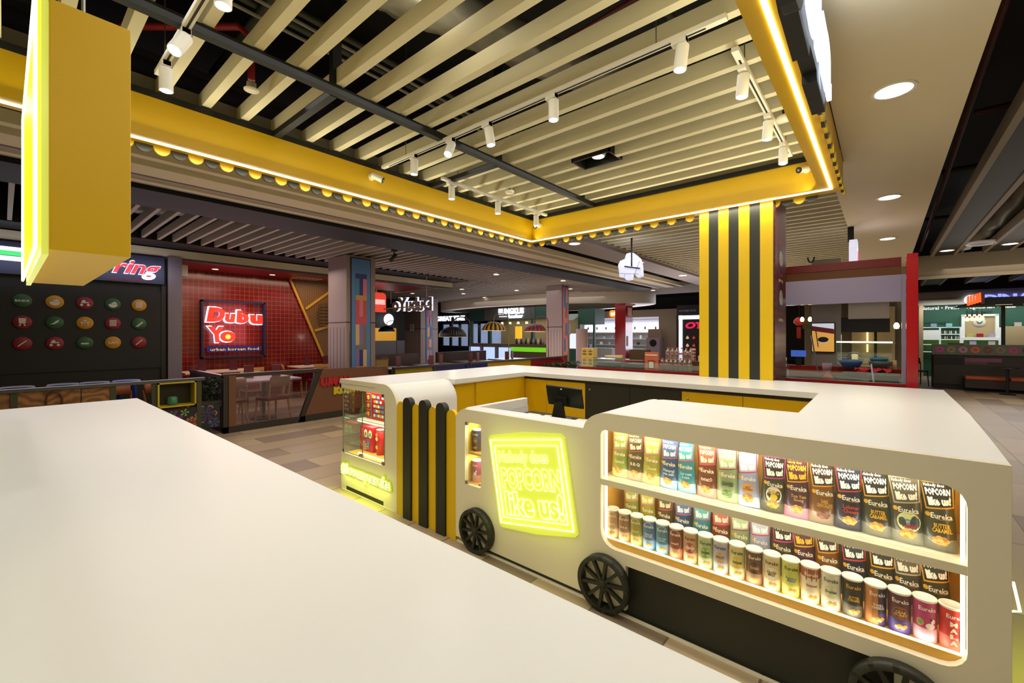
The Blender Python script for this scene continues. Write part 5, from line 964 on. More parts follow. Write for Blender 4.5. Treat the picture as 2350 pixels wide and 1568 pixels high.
# white gadget shop
t = shop('white_shopfront', 'bright white gadget shop with wall shelves behind the red column', -12.8, -7.4, mat('B8A890', .6)); put('back_wall', B(-14.2, -7.5, YF_+2.6, YF_+2.7, 0, 2.5, WS), t); put('ceiling_panel', B(-14.2, -7.5, YF_+.2, YF_+2.6, 2.45, 2.5, WS), t); put('side_pier', B(-8.25, -7.4, YF_-.05, YF_, 0, 2.43, mat('B8A890', .6)), t)
mb = MB()
for k in range(10): x = -13.9+.6*k; mb.box(x, x+.55, YF_+2.5, YF_+2.59, 1.75, 2.12, WL); mb.box(x+.22, x+.30, YF_+2.48, YF_+2.5, 1.85, 2.0, mat('2A2A30', .5))
put('picture_panels', mb, t, 'lit product pictures'); mb = MB()
for z in (.6, .95, 1.3, 1.65): mb.box(-13.9, -7.55, YF_+2.2, YF_+2.6, z, z+.03, mat('C8C0A8', .5))
put('shelves', mb, t); lamp('AREA', (-10.5, YF_+1.4, 2.4), 60, (.9, .92, 1), 5, 2)
rr = random.Random(11); 
for k in range(26):
    x = -12.9+k*.19; z = (.63, .98, 1.33)[k % 3]; h = rr.uniform(.10, .24); solo('boxed_product', B(x, x+rr.uniform(.07, .14), YF_+2.25, YF_+2.4, z, z+h, mat(rr.choice(('3A3A40', 'E8E4DC', 'C8C0B0', '8A94A8', '6A5A4A', 'B8BCD0')), .5)), 'small boxed product on the wall shelves of the white gadget shop', 'box', 'boxed products in the gadget shop')
t = thing('glass_counter', 'white display counter with glass top in front of the gadget shop', 'counter', (-8, YF_-.2, 0))
for x0, x1 in ((-12.0, -10.6), (-10.1, -8.9)): put('counter_body', B(x0, x1, YF_-.3, YF_+.2, 0, .85, WS), t); put('glass_top', B(x0, x1, YF_-.3, YF_+.2, .85, 1.02, GLC), t)
sg = thing('orange_round_sign', 'glowing orange rounded-square sign with white letters', 'sign', (-10.35, YF_-.1, 2.6)); mb = MB(); mb.prism(rrect(-10.84, -10.44, 2.46, 2.82, .12), (0, YF_-.1, 0), 'xz', .08, mat('FF8A1E', .4, emit=1.3)); put('sign_face', mb, sg); mb = MB(); text(mb, 'mi', (-10.75, -10.53, 2.55, 2.73), onY(YF_-.11), mat('FFFFFF', .4, emit=2), bold=.06); put('letters', mb, sg)
t = thing('washing_machine', 'pale pink appliance display with round black door under a beige board', 'appliance', (-7.6, YF_-.5, 0)); put('body', B(-8.55, -7.90, YF_-.8, YF_-.3, .0, 1.42, mat('A8949E', .4)), t); mb = MB(); mb.lathe([(0, -.02), (.15, -.02), (.17, 0)], (-8.22, YF_-.8, 1.16), BLK2, 24, 'y'); put('door', mb, t); put('poster_board', B(-8.55, -7.90, YF_-.6, YF_-.55, 1.42, 1.82, mat('A88E7E', .6)), t)
# black shop with white border, right of it
t = thing('black_shopfront', 'black shopfront with a bright white border and red script sign beside the striped pillar', 'shopfront', (-4.6, YF_, 0)); put('facade', B(-7.25, -3.0, YF_-.4, YF_, 0, 2.9, mat('15151C', .4)), t); mb = MB(); mb.box(-7.15, -7.0, YF_-.45, YF_-.4, .3, 2.42, WL); mb.box(-7.15, -3, YF_-.45, YF_-.4, 2.25, 2.42, WL); put('light_border', mb, t, 'bright white border')
mb = MB(); text(mb, 'OYLE', (-6.85, -5.5, 1.82, 2.12), onY(YF_-.46), mat('C81E4A', .4, emit=1.0), bold=.06, shear=.2); put('red_letters', mb, t); mb = MB(); text(mb, 'NOW HERE TASTES', (-7.15, -6.4, 2.60, 2.68), onY(YF_-.41), mat('8A8A98', .4, emit=.3), res=1); put('small_lettering', mb, t)
for k in range(6): solo('ornament', MB().lathe([(0, 0), (.06, .02), (.07, .06), (.03, .12), (0, .16)], (-6.75+.28*(k % 2), YF_-.48, .65+.35*(k//2)), mat(('E8C88A', 'C83A2A')[k % 2], .4, emit=.5), 10), 'small glowing ornament in the black shop window', 'ornament', 'ornaments in the black shop window')
# green container eatery
GR = mat('1E4A3C', .5, name='green_container', var=.1); CYR = 15.6
t = thing('green_container_stall', 'dark green container-style eatery with a white lit sign, middle distance', 'food stall', (-13, 16, 0))
put('header', B(-16.2, -11.0, CYR, CYR+.2, 2.25, 2.80, GR), t); mb = MB(); [mb.box(-15.1+.045*k, -15.08+.045*k, CYR-.03, CYR, 2.27, 2.78, mat('6A6A66', .5)) for k in range(70)]; put('corrugated_panel', mb, t, 'grey corrugated strip')
for x in (-16.2, -14.9, -12.2, -11.2): put('post', B(x, x+.14, CYR, CYR+.15, 0, 2.25, GR), t)
put('back_wall', B(-16, -11, CYR+2.2, CYR+2.3, 0, 2.4, mat('9A8A64', .6)), t); put('counter', B(-16, -11, CYR-.2, CYR+.3, 0, 1.12, mat('5A4632', .5, var=.2, scale=12)), t); put('lit_strip', B(-13.2, -11.2, CYR-.22, CYR-.2, .78, .98, mat('6AC01E', .4, emit=.7)), t, 'green lit strip'); lamp('AREA', (-13.5, CYR+1.2, 2.35), 26, WARM, 4, 1.5)
mb = MB(); [mb.box(-15.9+1.0*k, -15.2+1.0*k, CYR-.3, CYR-.25, .35, .95, mat('A8C0FF', .4, emit=1.0)) for k in range(3)]; put('lit_windows', mb, t, 'cold blue lit chiller windows')
sg = thing('white_stall_sign', 'white glowing block letter sign on the green container eatery', 'sign', (-13.1, CYR-.1, 2.4)); LT = mat('E8ECFF', .4, emit=2.2); mb = MB(); text(mb, 'BUNGKUS', (-14.1, -12.55, 2.52, 2.80), onY(CYR-.08), LT, bold=.035, extrude=.02); text(mb, 'kawkaw', (-13.5, -12.6, 2.33, 2.50), onY(CYR-.08), LT, bold=.05, extrude=.02, shear=.2); mb.box(-14.05, -13.55, CYR-.1, CYR-.08, 2.40, 2.43, LT); put('letters', mb, sg)
for k in range(5): solo('spotlight_lamp', MB().lathe([(.0, 0), (.07, 0), (.05, .1), (0, .1)], (-14.4+.5*k, CYR-.05, 2.05), mat('F0D8A8', .4, emit=1.5), 12), 'small warm lamp under the green container header', 'lamp', 'lamps under the green header')
mb = MB(); mb.box(-13.55, -13.2, CYR+.5, CYR+.6, 1.35, 1.95, mat('E8B02A', .4, emit=.8)); solo('menu_screen', mb, 'warm yellow lit menu screen inside the green eatery', 'screen'); solo('wall_screen', B(-12.6, -12.1, CYR+1.9, CYR+2, 1.5, 2.05, DARK), 'black wall screen inside the green eatery', 'screen')
for k in range(12): solo('bottle', MB().lathe([(0, 0), (.05, 0), (.05, .16), (.02, .22), (.02, .27), (0, .27)], (-13.0+.14*k, CYR-.05, 1.12), mat(('2A3A2A', 'C8C0A8', '4A2A1A', '8A8A84')[k % 4], .3), 10), 'small bottle or jar on the counter of the green eatery', 'bottle', 'bottles on the green eatery counter')
t = thing('green_awning_stall', 'green container kiosk with slanted pale awning right of the pink column', 'food stall', (-9.6, 15.9, 0)); put('frame_box', B(-9.7, -8.9, 15.6, 16.4, 1.98, 2.62, GR), t); mb = MB(); [mb.box(a, a+.08, 15.6, 15.68, 0, 2.0, GR) for a in (-9.7, -9.0)]; put('post', mb, t); mb = MB(); mb.raw([(-11, 15.2, 2.15), (-9.7, 15.2, 2.15), (-9.7, 16.0, 2.45), (-11, 16.0, 2.45)], [(0, 1, 2, 3)], mat('6E8474', .6)); put('awning', mb, t); put('lower_body', B(-10.0, -8.9, 15.4, 15.6, 0, .95, GR), t)
put('lit_niche', B(-9.15, -8.98, 15.38, 15.4, .3, .78, mat('6AC01E', .4, emit=.6)), t); put('menu_board', B(-10.9, -9.9, 15.3, 15.34, 1.55, 1.95, mat('9AA098', .5, var=.8, scale=30, emit=0)), t); put('blue_crate', B(-9.55, -9.1, 15.5, 15.7, 1.0, 1.15, mat('2A5A9A', .4)), t); put('yellow_box', B(-10.6, -10.2, 15.0, 15.2, .35, .95, mat('B8B41E', .4, emit=.2)), t); put('poster_light', B(-10.5, -9.8, 16.2, 16.25, .95, 1.6, mat('D8E0F4', .4, emit=.9)), t)
# black shop header GREAT TIME
t = thing('black_header_shop', 'distant shop with black header and white lit block letters', 'shopfront', (-18, 16.5, 0)); put('header', B(-21.5, -16.6, 16.6, 16.8, 2.2, 2.75, mat('14141C', .5)), t); mb = MB(); text(mb, 'GREAT TIME', (-20.0, -17.6, 2.34, 2.62), onY(16.58), LT, bold=.05, extrude=.01); put('letters', mb, t); put('lit_interior', B(-21.5, -16.2, 18.4, 18.5, 0, 2.2, mat('8A98B8', .5, emit=.6, var=.5, scale=2)), t)
mb = MB(); [mb.box(-20.6+.8*k, -20.45+.8*k, 17.4, 17.5, 0, 2.2, DARK) for k in range(6)]; mb.box(-21.5, -16.4, 17, 17.6, 0, .9, mat('2A2A34', .5)); put('window_bars', mb, t); lamp('AREA', (-17.5, 17.4, 2.1), 14, COOL, 3, 1)
t = thing('white_round_sign', 'bright white round lit sign left of the grey mosaic column', 'sign', (-19.8, 13.2, 2.3)); mb = MB(); mb.disc((-19.8, 13.2, 2.35), .30, mat('DCE6FF', .4, emit=2), 'yz', 24); put('sign_face', mb, t); put('shop_back', B(-20.4, -20.2, 10.5, 14.5, 0, 2.9, mat('3A3428', .6)), t); put('yellow_panel', B(-20.2, -20.15, 12.2, 13.9, 1.1, 1.9, mat('D89A2A', .4, emit=.6)), t); put('lit_window', B(-20.2, -20.15, 11.6, 12.6, 1.2, 1.9, mat('A8C8E0', .4, emit=.6)), t); put('counter', B(-18.9, -18.7, 10.8, 14, 0, 1.25, mat('6A6258', .5)), t)
# ---------------- hanging white sign, right white signs
t = thing('hanging_white_logo', 'white cloud-shaped light box hanging on a black bracket beyond the frame corner', 'sign', (-3.3, 7, 2.5)); WB_ = mat('D8DCF4', .5, emit=.62, name='lightbox_white'); 
pts = [(-.20, -.08), (-.19, -.18), (-.10, -.20), (-.06, -.25), (.02, -.24), (.03, -.12), (.08, -.14), (.14, -.22), (.21, -.19), (.20, -.02), (.17, .10), (.10, .17), (.04, .22), (-.06, .21), (-.09, .13), (-.18, .10), (-.22, .02)]
mb = MB(); mb.prism(pts, (-3.32, 7.0, 2.74), 'xz', .10, WB_); LOGO = t; put('light_box', mb, t); mb = MB(); mb.box(-3.29, -3.27, 6.98, 7.0, 2.72, 3.2, BLK2); mb.obox((-3.27, 6.985, 2.70), .28, .02, .02, (0, .22, 0), BLK2); put('bracket', mb, t); lamp('POINT', (-3.3, 6.8, 2.9), 2.5, (.8, .82, 1), .1)
t = thing('edge_on_white_sign', 'tall white lit projecting sign seen edge-on under the cream bulkhead', 'sign', (-.33, 8.3, 2.4)); mb = MB(); pz = [(7.9, 2.35), (8.0, 2.27), (8.25, 2.27), (8.3, 2.45), (8.35, 2.8), (8.2, 2.92), (7.95, 2.92), (7.86, 2.8)]; mb.prism(pz, (-.29, 0, 0), 'yz', .09, WB_); mb.box(-.40, -.33, 8.0, 8.06, 2.9, 3.17, BLK2); put('light_box', mb, t); mb = MB(); mb.prism([(8.02, 2.45), (8.2, 2.5), (8.22, 2.8), (8.05, 2.75)], (-.283, 0, 0), 'yz', .004, mat('E8506A', .4, emit=.6)); put('logo', mb, t); lamp('POINT', (-.1, 8.2, 2.75), 1.2, (.75, .75, 1), .1)
# ================================================================ RED STALL behind the kiosk
SR = mat('8E1216', .35, name='stall_red')
t = thing('red_food_stall', 'red-edged glass food stall running behind the kiosk, with tall red post at its right', 'food stall', (-1.5, 5.6, 0)); put('base_front', B(-3.22, PX0-.01, 5.20, 5.26, 0, 1.108, SR), t, 'red base'); put('base_front', B(-.767, .15, 5.20, 5.26, 0, 1.108, SR), t, 'red base'); put('corner_post', B(.152, .228, 5.18, 5.30, .15, 2.265, mat('B4161C', .25, coat=.4)), t, 'tall red post'); put('post_foot', B(.15, .23, 5.18, 5.30, 0, .15, mat('C8B8A8', .5)), t)
mb = B(-3.22, -1.52, 5.26, 5.53, 1.0, 1.05, mat('4A4440', .35)); mb.box(-.79, .15, 5.26, 5.53, 1.0, 1.05, mat('4A4440', .35)); mb.box(-3.22, .15, 5.53, 6.6, 1.0, 1.05, mat('4A4440', .35)); put('worktop', mb, t); put('glass_screen', B(-3.22, .15, 5.225, 5.232, 1.11, 1.20, GLC), t); put('back_base', B(-3.22, .15, 6.6, 6.66, 0, 1.16, SR), t); put('stall_ceiling', B(-1.0, .12, 5.95, 8.2, 2.06, 2.09, mat('8A8078', .6)), t)
KH = mat('8A82A0', .3, name='purple_grey_sheet', coat=.3)
put('hood_panel', B(-.765, .12, 5.22, 5.27, 1.85, 2.09, KH), t, 'purple-grey hood panel'); put('post_sheet', B(.121, .15, 5.222, 5.272, 1.1, 2.09, KH), t)
t = thing('brown_header_board', 'brown header board with a red top band above the purple-grey hood', 'board', (-.3, 5.9, 2.0)); put('board', B(-.86, .135, 5.9, 5.95, 2.0, 2.28, mat('7A4A1E', .5)), t); put('red_band', B(-.86, .135, 5.89, 5.9, 2.25, 2.335, mat('8A1218', .4)), t, 'red band')
mb = MB(); mb.tube([(-.62+.03*math.cos(a), 5.88, 2.42+.06*math.sin(a)) for a in [PI+k*PI/8 for k in range(9)]], .008, BLK2, 6); solo('black_hook', mb, 'black U-shaped hook above the brown header board', 'hook')
struct('trim_70', B(-.70, -.40, 6.7, 6.8, 0, 2.5, mat('8A8078', .6))); struct('trim_71', B(-.95, .2, 8.2, 8.3, 0, 2.4, mat('6A604A', .6)))
t = thing('menu_light_box', 'framed light box poster of a dark bowl of food with chopsticks', 'poster', (-.57, 6.65, 1.35)); put('frame', B(-.70, -.455, 6.66, 6.70, 1.33, 1.70, BLK2), t); mb = MB(); mb.box(-.69, -.465, 6.652, 6.66, 1.34, 1.69, mat('D8A04A', .4, emit=.55)); mb.box(-.69, -.465, 6.648, 6.652, 1.60, 1.69, mat('C8D0DC', .4, emit=.6)); mb.flat([(-.69, 1.60), (-.465, 1.56), (-.465, 1.62), (-.69, 1.66)], (0, 6.646, 0), 'xz', mat('6A1A24', .4, emit=.2)); mb.disc((-.575, 6.644, 1.47), .065, mat('E0C898', .4, emit=.3), sy=.55); mb.disc((-.575, 6.642, 1.49), .055, mat('1E1814', .4), sy=.6); mb.flat([(-.63, 1.40), (-.62, 1.39), (-.645, 1.60), (-.655, 1.60)], (0, 6.640, 0), 'xz', BLK2); put('picture', mb, t)
ST = mat('A89C88', .3, .8, name='steel_hood'); t = thing('extractor_hood', 'stainless steel extractor hood over the stall kitchen', 'hood', (-.15, 7.0, 1.75)); put('hood_body', B(-.33, .05, 6.7, 7.2, 1.74, 2.1, ST), t); t = thing('black_shelf_unit', 'black hanging shelf band under the steel hood', 'shelf', (-.18, 6.8, 1.6)); put('shelf_body', B(-.40, .055, 6.72, 6.9, 1.58, 1.76, BLK2), t)
t = thing('glass_food_case', 'glass food case with a glowing top edge on the stall counter', 'display case', (-.18, 6.45, 1.18)); mb = MB(); mb.box(-.425, .07, 6.48, 6.49, 1.18, 1.455, GLC); mb.box(-.425, -.42, 6.48, 6.75, 1.18, 1.455, GLC); put('glass', mb, t); put('light_bar', B(-.43, .075, 6.47, 6.50, 1.455, 1.472, mat('FFEFC0', .4, emit=2.0)), t); put('case_base', B(-.43, .075, 6.47, 6.58, 1.165, 1.185, ST), t)
lamp('AREA', (-.2, 6.9, 1.55), 3.5, WARM, .6, .3); lamp('AREA', (-.4, 7.7, 2.3), 8, WARM, 1.0, .4); lamp('AREA', (-.3, 5.9, 1.95), 1.5, (.8, .8, 1), .8, .3)
def bowl(label, x, y, z, r, h, c): t = thing('mixing_bowl', label, 'bowl', (x, y, z)); mb = MB(); mb.lathe([(0, 0), (r*.6, 0), (r*.92, h*.6), (r, h), (r*.95, h), (r*.85, h*.6), (0, h*.1)], (x, y, z), mat(c, .35), 24); put('bowl_body', mb, t)
bowl('wide blue plastic bowl in the stall', -.29, 6.35, 1.17, .115, .09, '4A6AA0'); bowl('grey bowl at the right of the stall counter', -.03, 6.3, 1.16, .105, .10, '5A5450'); bowl('turquoise basin stacked in the grey bowl', -.04, 6.3, 1.235, .085, .06, '2A7A9A')
mb = MB(); rr = random.Random(9); v = [(-.24+.30*i/9, 5.95+.08*j/4, 1.17+.022*math.sin(i*2.1+j*1.7)+.01*(j % 2)) for j in range(5) for i in range(10)]; mb.raw(v, [(j*10+i, j*10+i+1, j*10+i+11, j*10+i+10) for j in range(4) for i in range(9)], mat('C01A1E', .6), True); mb.lathe([(0, 0), (.06, .0), (.05, .05), (0, .06)], (-.17, 6.0, 1.14), mat('C01A1E', .6), 8); solo('red_cloth', mb, 'crumpled red cloth lying on the stall counter', 'cloth')
t = thing('wicker_tray', 'dark woven basket with a green rim on the stall counter', 'basket', (0, 6.1, 1.05)); put('basket_body', B(-.12, .12, 5.95, 6.2, 1.05, 1.13, mat('3A2418', .7, var=.4, scale=60)), t); put('green_rim', B(-.13, .125, 5.94, 5.96, 1.125, 1.14, mat('4A6A3A', .5)), t)
t = thing('knotted_bag', 'small orange-red knotted plastic bag on the stall counter', 'bag', (-.47, 5.9, 1.05)); mb = MB(); mb.lathe([(0, 0), (.05, 0), (.055, .03), (.025, .065), (.010, .085), (.022, .11), (0, .11)], (-.46, 5.8, 1.05), mat('C04A3A', .35), 12); put('bag_body', mb, t)
mb = MB(); mb.box(-.44, -.30, 5.5, 5.7, 1.05, 1.075, mat('B8B4AC', .3, .7, var=.3, scale=30)); solo('foil_sheet', mb, 'crumpled silver foil sheet on the stall counter', 'foil')
def waterbottle(label, x, y, z, r=.032, h=.20, cap='C82020', group=None, tint='E4E8EA'):
    t = thing('water_bottle', label, 'bottle', (0, 0, 0), group); mb = MB(); mb.lathe([(0, 0), (r, 0), (r, h*.12), (r*.9, h*.16), (r, h*.2), (r*.9, h*.28), (r, h*.32), (r, h*.68), (r*.9, h*.76), (r*.4, h*.88), (r*.4, h*.93), (0, h*.93)], (0, 0, 0), WBM, 14); put('bottle_body', mb, t)
    mb = MB(); mb.lathe([(r*1.01, h*.46), (r*1.01, h*.58)], (0, 0, 0), mat('B87474', .5), 14); put('wrap', mb, t, 'red wrap'); mb = MB(); mb.lathe([(r*.45, h*.92), (r*.45, h), (0, h)], (0, 0, 0), mat(cap, .4), 12); put('cap', mb, t, 'coloured cap'); t.location = (x, y, z); return t
WBM = glassm('F6FAFC', .30, .2, name='clear_plastic')
t0 = thing('water_bottle', 'clear bottle with white cap at the left end of the stall opening', 'bottle', (-.91, 6.35, 1.04)); mb = MB(); mb.lathe([(0, 0), (.035, 0), (.035, .14), (.012, .19), (.012, .215), (0, .215)], (-.875, 5.95, 1.05), WBM, 14); put('bottle_body', mb, t0); mb = MB(); mb.lathe([(.014, .20), (.014, .235), (0, .235)], (-.875, 5.95, 1.05), WHM, 10); put('cap', mb, t0)
G_ = 'water bottles standing on the red stall'; first = waterbottle('clear water bottle with red cap and wrap, in the rows on the red stall ledge', -2.16, 5.50, 1.09, .03, .165, group=G_); index_kids()
pos = [(-2.16+.0575*k, 5.50, 1.09) for k in range(1, 7)]+[(-2.13+.0575*k, 5.62, 1.22) for k in range(6)]
for p in pos: dup(first, p)
put_ = solo('riser_shelf', B(-2.2, -1.72, 5.57, 5.68, 1.05, 1.22, mat('5A2A26', .6)), 'low red riser carrying the back row of water bottles', 'shelf')
t = thing('poster_stand', 'orange-red notice stand with blank white square left of the water bottles', 'sign', (-2.27, 5.45, 1.09)); put('board', B(-2.37, -2.19, 5.44, 5.455, 1.09, 1.325, mat('C86A4A', .5)), t); mb = MB(); mb.box(-2.325, -2.235, 5.436, 5.44, 1.11, 1.22, mat('9A2A20', .5)); mb.box(-2.31, -2.25, 5.432, 5.436, 1.12, 1.20, mat('E0DCD4', .5)); mb.box(-2.36, -2.20, 5.436, 5.44, 1.28, 1.295, mat('F0D8C0', .5)); put('print', mb, t)
for i, (x, z, lb) in enumerate(((-3.31, 1.09, 'lower left'), (-3.215, 1.09, 'lower right'), (-3.31, 1.225, 'upper left'), (-3.215, 1.225, 'upper right'))):
    t = thing('drink_carton', 'cream and yellow burger carton, %s of the stack of four on the red stall' % lb, 'box', (x, 5.5, z)); put('carton', B(x-.045, x+.045, 5.5, 5.62, z, z+.132, mat('E0C060', .5)), t); mb = MB(); mb.disc((x, 5.498, z+.095), .035, mat('C88A54', .5), sy=.7); mb.box(x-.03, x+.03, 5.497, 5.499, z+.03, z+.06, mat('8A6A2A', .5)); mb.disc((x, 5.4965, z+.082), .034, mat('4A7A2A', .5), sy=.25); put('print', mb, t)
t = thing('grill_press', 'dark grill equipment on the left part of the red stall', 'grill', (-2.8, 5.6, 1.05)); put('grill_body', B(-3.12, -2.45, 5.5, 5.9, 1.05, 1.12, BLK2), t); put('grill_lid', B(-3.1, -2.78, 5.5, 5.8, 1.12, 1.16, mat('2A2420', .4)), t); put('grill_lid', B(-2.72, -2.46, 5.5, 5.8, 1.12, 1.155, mat('2A2420', .4)), t)
t = thing('glass_shelf', 'thin glass shelf over the dark grill on the red stall', 'shelf', (-2.8, 5.6, 1.2)); put('glass_sheet', B(-3.14, -2.4, 5.45, 5.7, 1.205, 1.213, mat('7AA090', .1)), t); [put('support', MB().tube([(x, 5.5, 1.05), (x, 5.5, 1.205)], .006, STL, 6), t) for x in (-3.12, -2.72)]
mb = MB(); mb.lathe([(0, 0), (.022, 0), (.026, .14), (.03, .26), (0, .26)], (-3.0, 5.55, 1.24), mat('D8BE94', .6), 10, 'x'); solo('bread_bag', mb, 'pale paper bread bag lying on the glass shelf', 'bag'); solo('cardboard_box', B(-2.66, -2.42, 5.6, 5.75, 1.213, 1.345, mat('4A2E1A', .7)), 'open dark brown cardboard box on the glass shelf', 'box')
mb = MB(); [mb.lathe([(.03, .25*k/6), (.034, .25*k/6+.01), (.03, .25*k/6+.03)], (-2.0+.0, 6.2, 1.1), mat('B83A30', .5), 12) for k in range(6)]; mb.lathe([(0, 0), (.03, 0), (.03, .26), (0, .26)], (-2.0, 6.2, 1.1), mat('D8D0C8', .5), 12); solo('cup_stack', mb, 'stack of red and white paper cups behind the water bottles', 'cups')
t = thing('drink_machine', 'white and black drink machine right of the water bottles', 'machine', (-1.66, 5.7, 1.05)); put('body', B(-1.75, -1.62, 5.6, 5.75, 1.05, 1.29, mat('C8C4BC', .4)), t); put('front', B(-1.73, -1.66, 5.59, 5.60, 1.07, 1.20, BLK2), t)
# things within the kitchen
mb = MB(); mb.tube([(-.66, 6.3, 1.54), (-.575, 6.1, 1.1)], .008, mat('4A3A3A', .4), 6); solo('utensil', mb, 'thin dark handle leaning in front of the light box poster', 'utensil'); mb = MB(); mb.tube([(-.10, 5.9, 1.24), (-.075, 5.7, 1.05)], .009, STL, 6); solo('utensil', mb, 'steel handle standing beside the red cloth', 'utensil')
t = thing('pink_bucket', 'pale pink bucket with a dark band beside the glass food case', 'bucket', (-.51, 6.4, 1.16)); mb = MB(); mb.lathe([(0, 0), (.04, 0), (.048, .11), (.045, .11), (.04, .01)], (-.515, 6.4, 1.10), mat('B08A94', .5), 16); put('bucket_body', mb, t)
t = thing('order_screen', 'blue lit screen at the left of the stall kitchen', 'screen', (-.83, 6.6, 1.2)); put('display', B(-.91, -.75, 6.6, 6.62, 1.27, 1.35, mat('3A5AB0', .4, emit=.7)), t); put('stand', B(-.86, -.80, 6.62, 6.64, 1.05, 1.3, BLK2), t)
for x, z, y, lb in ((-.86, 1.76, 7.2, 'glowing bare bulb above the blue screen, left'), (-.77, 1.76, 7.2, 'glowing bare bulb above the blue screen, right'), (.10, 1.64, 6.0, 'glowing bare bulb hanging beside the steel hood')):
    t = thing('hanging_bulb', lb, 'bulb', (x, y, z)); mb = MB(); mb.lathe([(0, -.03), (.018, -.025), (.025, 0), (.018, .022), (.008, .035), (0, .035)], (x, y, z), mat('FFE0A0', .4, emit=8), 14); put('bulb_glass', mb, t); mb = MB(); mb.tube([(x, y, z+.03), (x, y, 2.06)], .003, BLK2, 5); put('wire', mb, t)
t = thing('festive_lantern', 'red paper lantern hanging inside the stall behind the bulbs', 'lantern', (-.92, 7.4, 1.6)); mb = MB(); mb.lathe([(.02, -.06), (.06, -.03), (.07, 0), (.06, .03), (.02, .06)], (-.92, 7.4, 1.74), mat('A02A20', .5, emit=.2), 14); put('lantern_body', mb, t); put('wire', MB().tube([(-.92, 7.4, 1.8), (-.92, 7.4, 2.06)], .003, BLK2, 5), t); put('tag_panel', B(-.95, -.90, 7.4, 7.41, 1.5, 1.66, mat('A81E1E', .5)), t)
mb = MB(); text(mb, 'BI K', (-.94, -.72, 1.64, 1.73), onY(7.9), mat('5A5A2A', .4), extrude=.01, bold=.03); solo('wall_lettering', mb, 'dark olive wall letters deep inside the stall', 'sign')
mb = MB()
for a, b in (((-3.50, 2.62), (-3.16, 2.58)), ((-3.48, 2.84), (-3.30, 2.90)), ((-3.24, 2.55), (-3.14, 2.80)), ((-3.42, 2.54), (-3.40, 2.60))): mb.tube([(a[0], 6.995, a[1]), (b[0], 6.995, b[1])], .004, mat('B4B8D8', .5), 5)
put('outline_grooves', mb, LOGO)
lamp('AREA', (-9.0, 3.3, 2.9), 22, (1, .80, .72), 1.0, 2.0)  # added area lamp brightening the chairs behind the glass rail
t = thing('black_spotlight', 'small black spotlight hanging from the grey slats right of the nearest column', 'spotlight', (-7.02, 4.8, 3.17)); mb = MB(); mb.box(-7.06, -6.98, 4.76, 4.84, 3.12, 3.17, BLK2); mb.tube([(-7.02, 4.8, 3.13), (-7.02, 4.8, 3.06)], .012, BLK2, 8); put('mount', mb, t); mb = MB(); mb.tube([(-7.0, 4.83, 3.07), (-7.06, 4.74, 2.93)], .035, BLK2, 14); put('lamp_head', mb, t)
# more goods and fittings inside the stall kitchen
t = thing('kitchen_wall_shelf', 'steel wall shelf with boxes at the back of the stall kitchen', 'shelf', (-.15, 7.9, 1.3)); put('shelf_board', B(-.36, .12, 7.8, 8.0, 1.42, 1.44, ST), t); put('light_tube', B(-.19, -.17, 8.1, 8.12, 1.3, 1.95, mat('FFE0A0', .4, emit=1.6)), t); put('wall_sheet', B(-.36, .12, 8.16, 8.18, 1.1, 1.95, mat('C8B88A', .5)), t); put('dark_post', B(-.10, -.07, 7.7, 7.73, 1.1, 2.0, BLK2), t)
for k, (x, c, lb) in enumerate(((-.45, 'B82A20', 'red'), (-.28, 'E0D0A8', 'cream'), (.02, '8A5A2A', 'brown'))): solo('food_packet', B(x-.03, x+.03, 7.0, 7.05, 1.18, 1.30, mat(c, .5)), lb+' food packet standing behind the glass food case', 'packet')
mb = MB(); [mb.lathe([(0, 0), (.022, 0), (.022, .10), (0, .10)], (.085, 6.3, 1.17+.0*k), mat('C8A070', .5), 12) for k in range(1)]; solo('tall_cup', mb, 'tall tan cup at the right end of the stall counter', 'cup')
mb = MB(); mb.tube([(-.30, 6.30, 1.26)]+[(-.26+.06*math.cos(a), 6.30, 1.30+.05*math.sin(a)) for a in [PI-k*PI/8 for k in range(9)]], .005, STL, 6); solo('ladle', mb, 'steel ladle with curved handle in the blue bowl', 'ladle')
# ================================================================ RIGHT BACKGROUND
YD = 22.0
t = thing('green_cosmetics_shop', 'brightly lit green-walled cosmetics shop at the far right', 'shopfront', (3.5, 22, 0)); put('header', B(.9, 7.9, YD-.1, YD+.1, 2.62, 3.08, mat('A8A094', .6)), t); put('back_wall', B(.9, 7.9, YD+.5, YD+.6, 0, 2.66, mat('1E5A44', .5, name='green_wall')), t); put('side_pier', B(.98, 1.10, YD-.1, YD+.5, 0, 2.62, mat('C8AE88', .6)), t); lamp('AREA', (3, YD-.6, 2.55), 32, (.96, 1, .95), 4, .6, rot=(.5, 0, 0))
mb = MB(); M1 = mat('E8F0EC', .5, emit=.5); text(mb, 'Natural • Fresh • Vegetarian • Halal', (1.05, 3.42, 2.44, 2.60), onY(YD+.48), M1, bold=.02, extrude=.01, res=2); put('white_lettering', mb, t); mb = MB(); text(mb, 'PERFUMES', (2.24, 2.90, 2.30, 2.39), onY(YD+.48), mat('15382C', .5), bold=.03, res=1); text(mb, 'BODYCARE', (1.10, 1.74, 1.93, 2.02), onY(YD+.48), mat('15382C', .5), bold=.03, res=1); put('dark_lettering', mb, t)
mb = MB(); text(mb, 'Semua Produk Kecantikan dan Kesihatan diri', (1.02, 1.95, 2.80, 2.88), onY(YD-.11), mat('5A5450', .5), res=1); put('small_lettering', mb, t)
